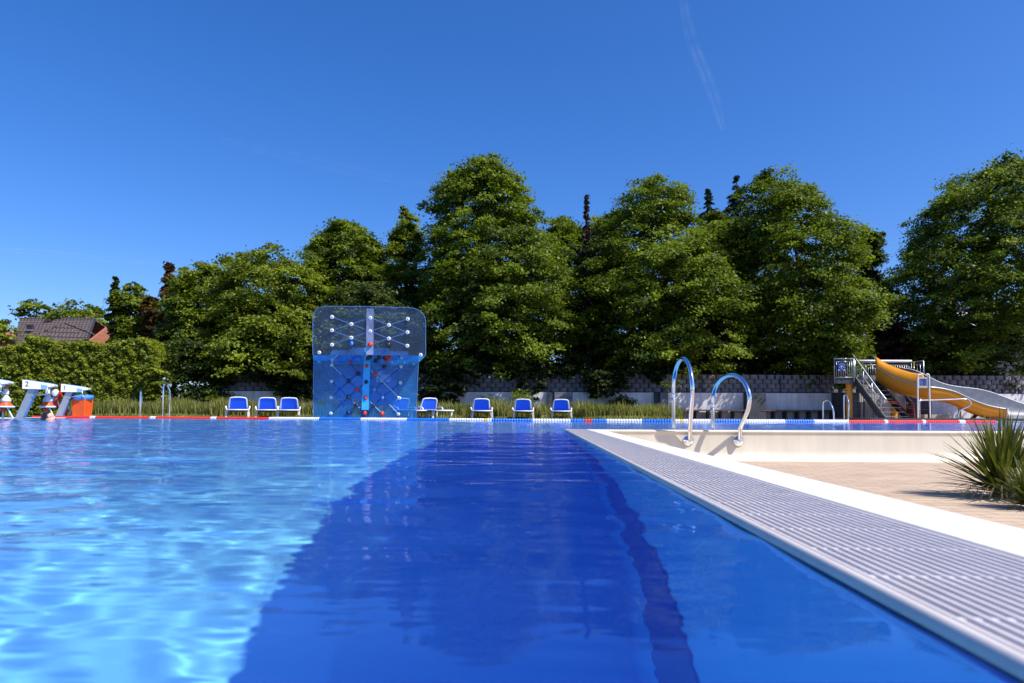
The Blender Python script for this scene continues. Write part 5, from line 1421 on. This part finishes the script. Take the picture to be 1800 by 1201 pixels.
# ------------------------------------------------------------------ yucca on the paving
def yucca():
    D = 3.75
    b = W(1762, 872, D); b.z = -.285
    t = thing('yucca_plant', 'spiky yucca with stiff narrow leaves growing from the sand pavers', 'yucca', b)
    rn = random.Random(12)
    mats = [leafmat('yucca_blade', (.035, .055, .010), (.20, .22, .03), .2, .35, .5)]
    V_ = []; F_ = []; tn = []
    n = 230
    for i in range(n):
        f = i / n; az = i * 2.39996 + rn.uniform(-.2, .2)
        el = R(4) + (R(80)) * (f ** .85) + rn.uniform(-.08, .08)
        el = max(R(2), el)
        ln = rn.uniform(.29, .41) * (1 if el > .35 else .95)
        hd = Vector((cos(az), sin(az), 0)); up = Vector((0, 0, 1)); sd = Vector((-sin(az), cos(az), 0))
        p = Vector((rn.uniform(-.03, .03), rn.uniform(-.03, .03), .02 + .09 * f)) + hd * .02
        seg = 6; wmax = rn.uniform(.010, .0145); ee = el; pts = []
        dr = rn.uniform(.0, .10) if el < 1.0 else rn.uniform(0, .04)
        for s_ in range(seg + 1):
            q = s_ / seg; wq = wmax * (1 - q) ** .7 * (.55 + .9 * min(1, q * 4) * .5)
            pts.append((p.copy(), wq)); p = p + (hd * cos(ee) + up * sin(ee)) * (ln / seg); ee -= dr
        base_i = len(V_)
        for (q, wq) in pts:
            nrm = up * cos(el) - hd * sin(el)
            V_ += [q - sd * wq + nrm * wq * .45, q, q + sd * wq + nrm * wq * .45]
        for s_ in range(seg):
            a_ = base_i + s_ * 3; F_ += [(a_, a_ + 1, a_ + 4, a_ + 3), (a_ + 1, a_ + 2, a_ + 5, a_ + 4)]
            tt = rn.uniform(.2, .9); tn += [tt, tt * .85]
    o = npmesh('leaf_rosette', np.array([tuple(v) for v in V_]), np.array(F_), mats[0], False, np.array(tn), t)
    mb = MB(); mb.tube([(0, 0, -.02), (0, 0, .12)], [.05, .03], 12); mb.build('stem', M['bark'], t)
    # dry dead leaves lying at the foot
    V_ = []; F_ = []; tn = []
    for i in range(46):
        az = rn.uniform(0, 2 * pi); ln = rn.uniform(.14, .38); hd = Vector((cos(az), sin(az), 0)); sd = Vector((-sin(az), cos(az), 0)); p = hd * rn.uniform(.02, .06) + Vector((0, 0, .05)); k0 = len(V_)
        for s_ in range(5):
            q = s_ / 4; wq = .006 * (1 - q * .8); pt = p + hd * ln * q + Vector((0, 0, .05 * sin(q * 3) - .04 * q + rn.uniform(-.004, .004))); pt.z = max(.004, pt.z)
            V_ += [pt - sd * wq, pt + sd * wq]
        for s_ in range(4): F_.append((k0 + 2 * s_, k0 + 2 * s_ + 1, k0 + 2 * s_ + 3, k0 + 2 * s_ + 2)); tn.append(rn.random())
    npmesh('dry_leaves', np.array([tuple(v) for v in V_]), np.array(F_), leafmat('dry_leaf', (.09, .06, .035), (.26, .19, .11), .2), False, np.array(tn), t)
    t2 = dup(t, W(1815, 900, 3.3), 1.1); t2.location.z = -.285; tag(t2, 'second smaller yucca cut off by the right picture edge', 'yucca'); t2.scale = (.55, .55, .55)
yucca()

# ------------------------------------------------------------------ contrails: thin shells of ice cloud very far away
def contrail(label, pts, D, rad, alpha, seed):
    m = bpy.data.materials.new('ice_cloud'); m.use_nodes = True; nt = m.node_tree; nt.nodes.clear()
    out = nt.nodes.new('ShaderNodeOutputMaterial'); tr = nt.nodes.new('ShaderNodeBsdfTransparent'); df = nt.nodes.new('ShaderNodeBsdfDiffuse'); df.inputs[0].default_value = (.85, .88, .95, 1)
    tl = nt.nodes.new('ShaderNodeBsdfTranslucent'); tl.inputs[0].default_value = (.85, .88, .95, 1)
    m0 = nt.nodes.new('ShaderNodeMixShader'); nt.links.new(df.outputs[0], m0.inputs[1]); nt.links.new(tl.outputs[0], m0.inputs[2])
    tc = nt.nodes.new('ShaderNodeTexCoord'); nz = nt.nodes.new('ShaderNodeTexNoise'); nz.inputs['Scale'].default_value = .010; nz.inputs['Detail'].default_value = 6
    nt.links.new(tc.outputs['Object'], nz.inputs['Vector'])
    mr = nt.nodes.new('ShaderNodeMapRange'); mr.inputs[1].default_value = .35; mr.inputs[2].default_value = .75; mr.inputs[3].default_value = 0; mr.inputs[4].default_value = alpha
    nt.links.new(nz.outputs['Fac'], mr.inputs[0])
    m1 = nt.nodes.new('ShaderNodeMixShader'); nt.links.new(mr.outputs[0], m1.inputs[0]); nt.links.new(tr.outputs[0], m1.inputs[1]); nt.links.new(m0.outputs[0], m1.inputs[2])
    nt.links.new(m1.outputs[0], out.inputs[0])
    mb = MB(); c = spline([W(x, y, D) for x, y in pts], 10); n = len(c)
    for sh in range(4):
        rs = rad * D / F * (1 - .2 * sh)
        mb.tube([p + Vector((0, 0, 0)) for p in c], [max(1.0, rs * (.35 + .65 * sin(pi * min(1, i / (n - 1) * 1.0)) ** .6)) for i in range(n)], 14, cap=False)
    o = mb.build('contrail', m, smooth=True); tag(o, label, 'contrail', 'contrails in the blue sky')
contrail('thin white contrail streak rising steeply in the upper right sky', [(1192, -60), (1204, 20), (1216, 70), (1240, 130), (1258, 180), (1272, 230)], 4000, 11, .018, 1)
contrail('very faint contrail streak in the middle of the sky', [(380, 245), (500, 272), (620, 300), (760, 330)], 5000, 11, .006, 2)
contrail('faint contrail streak low in the left sky', [(-40, 436), (90, 446), (200, 456), (290, 464)], 5000, 6, .02, 3)
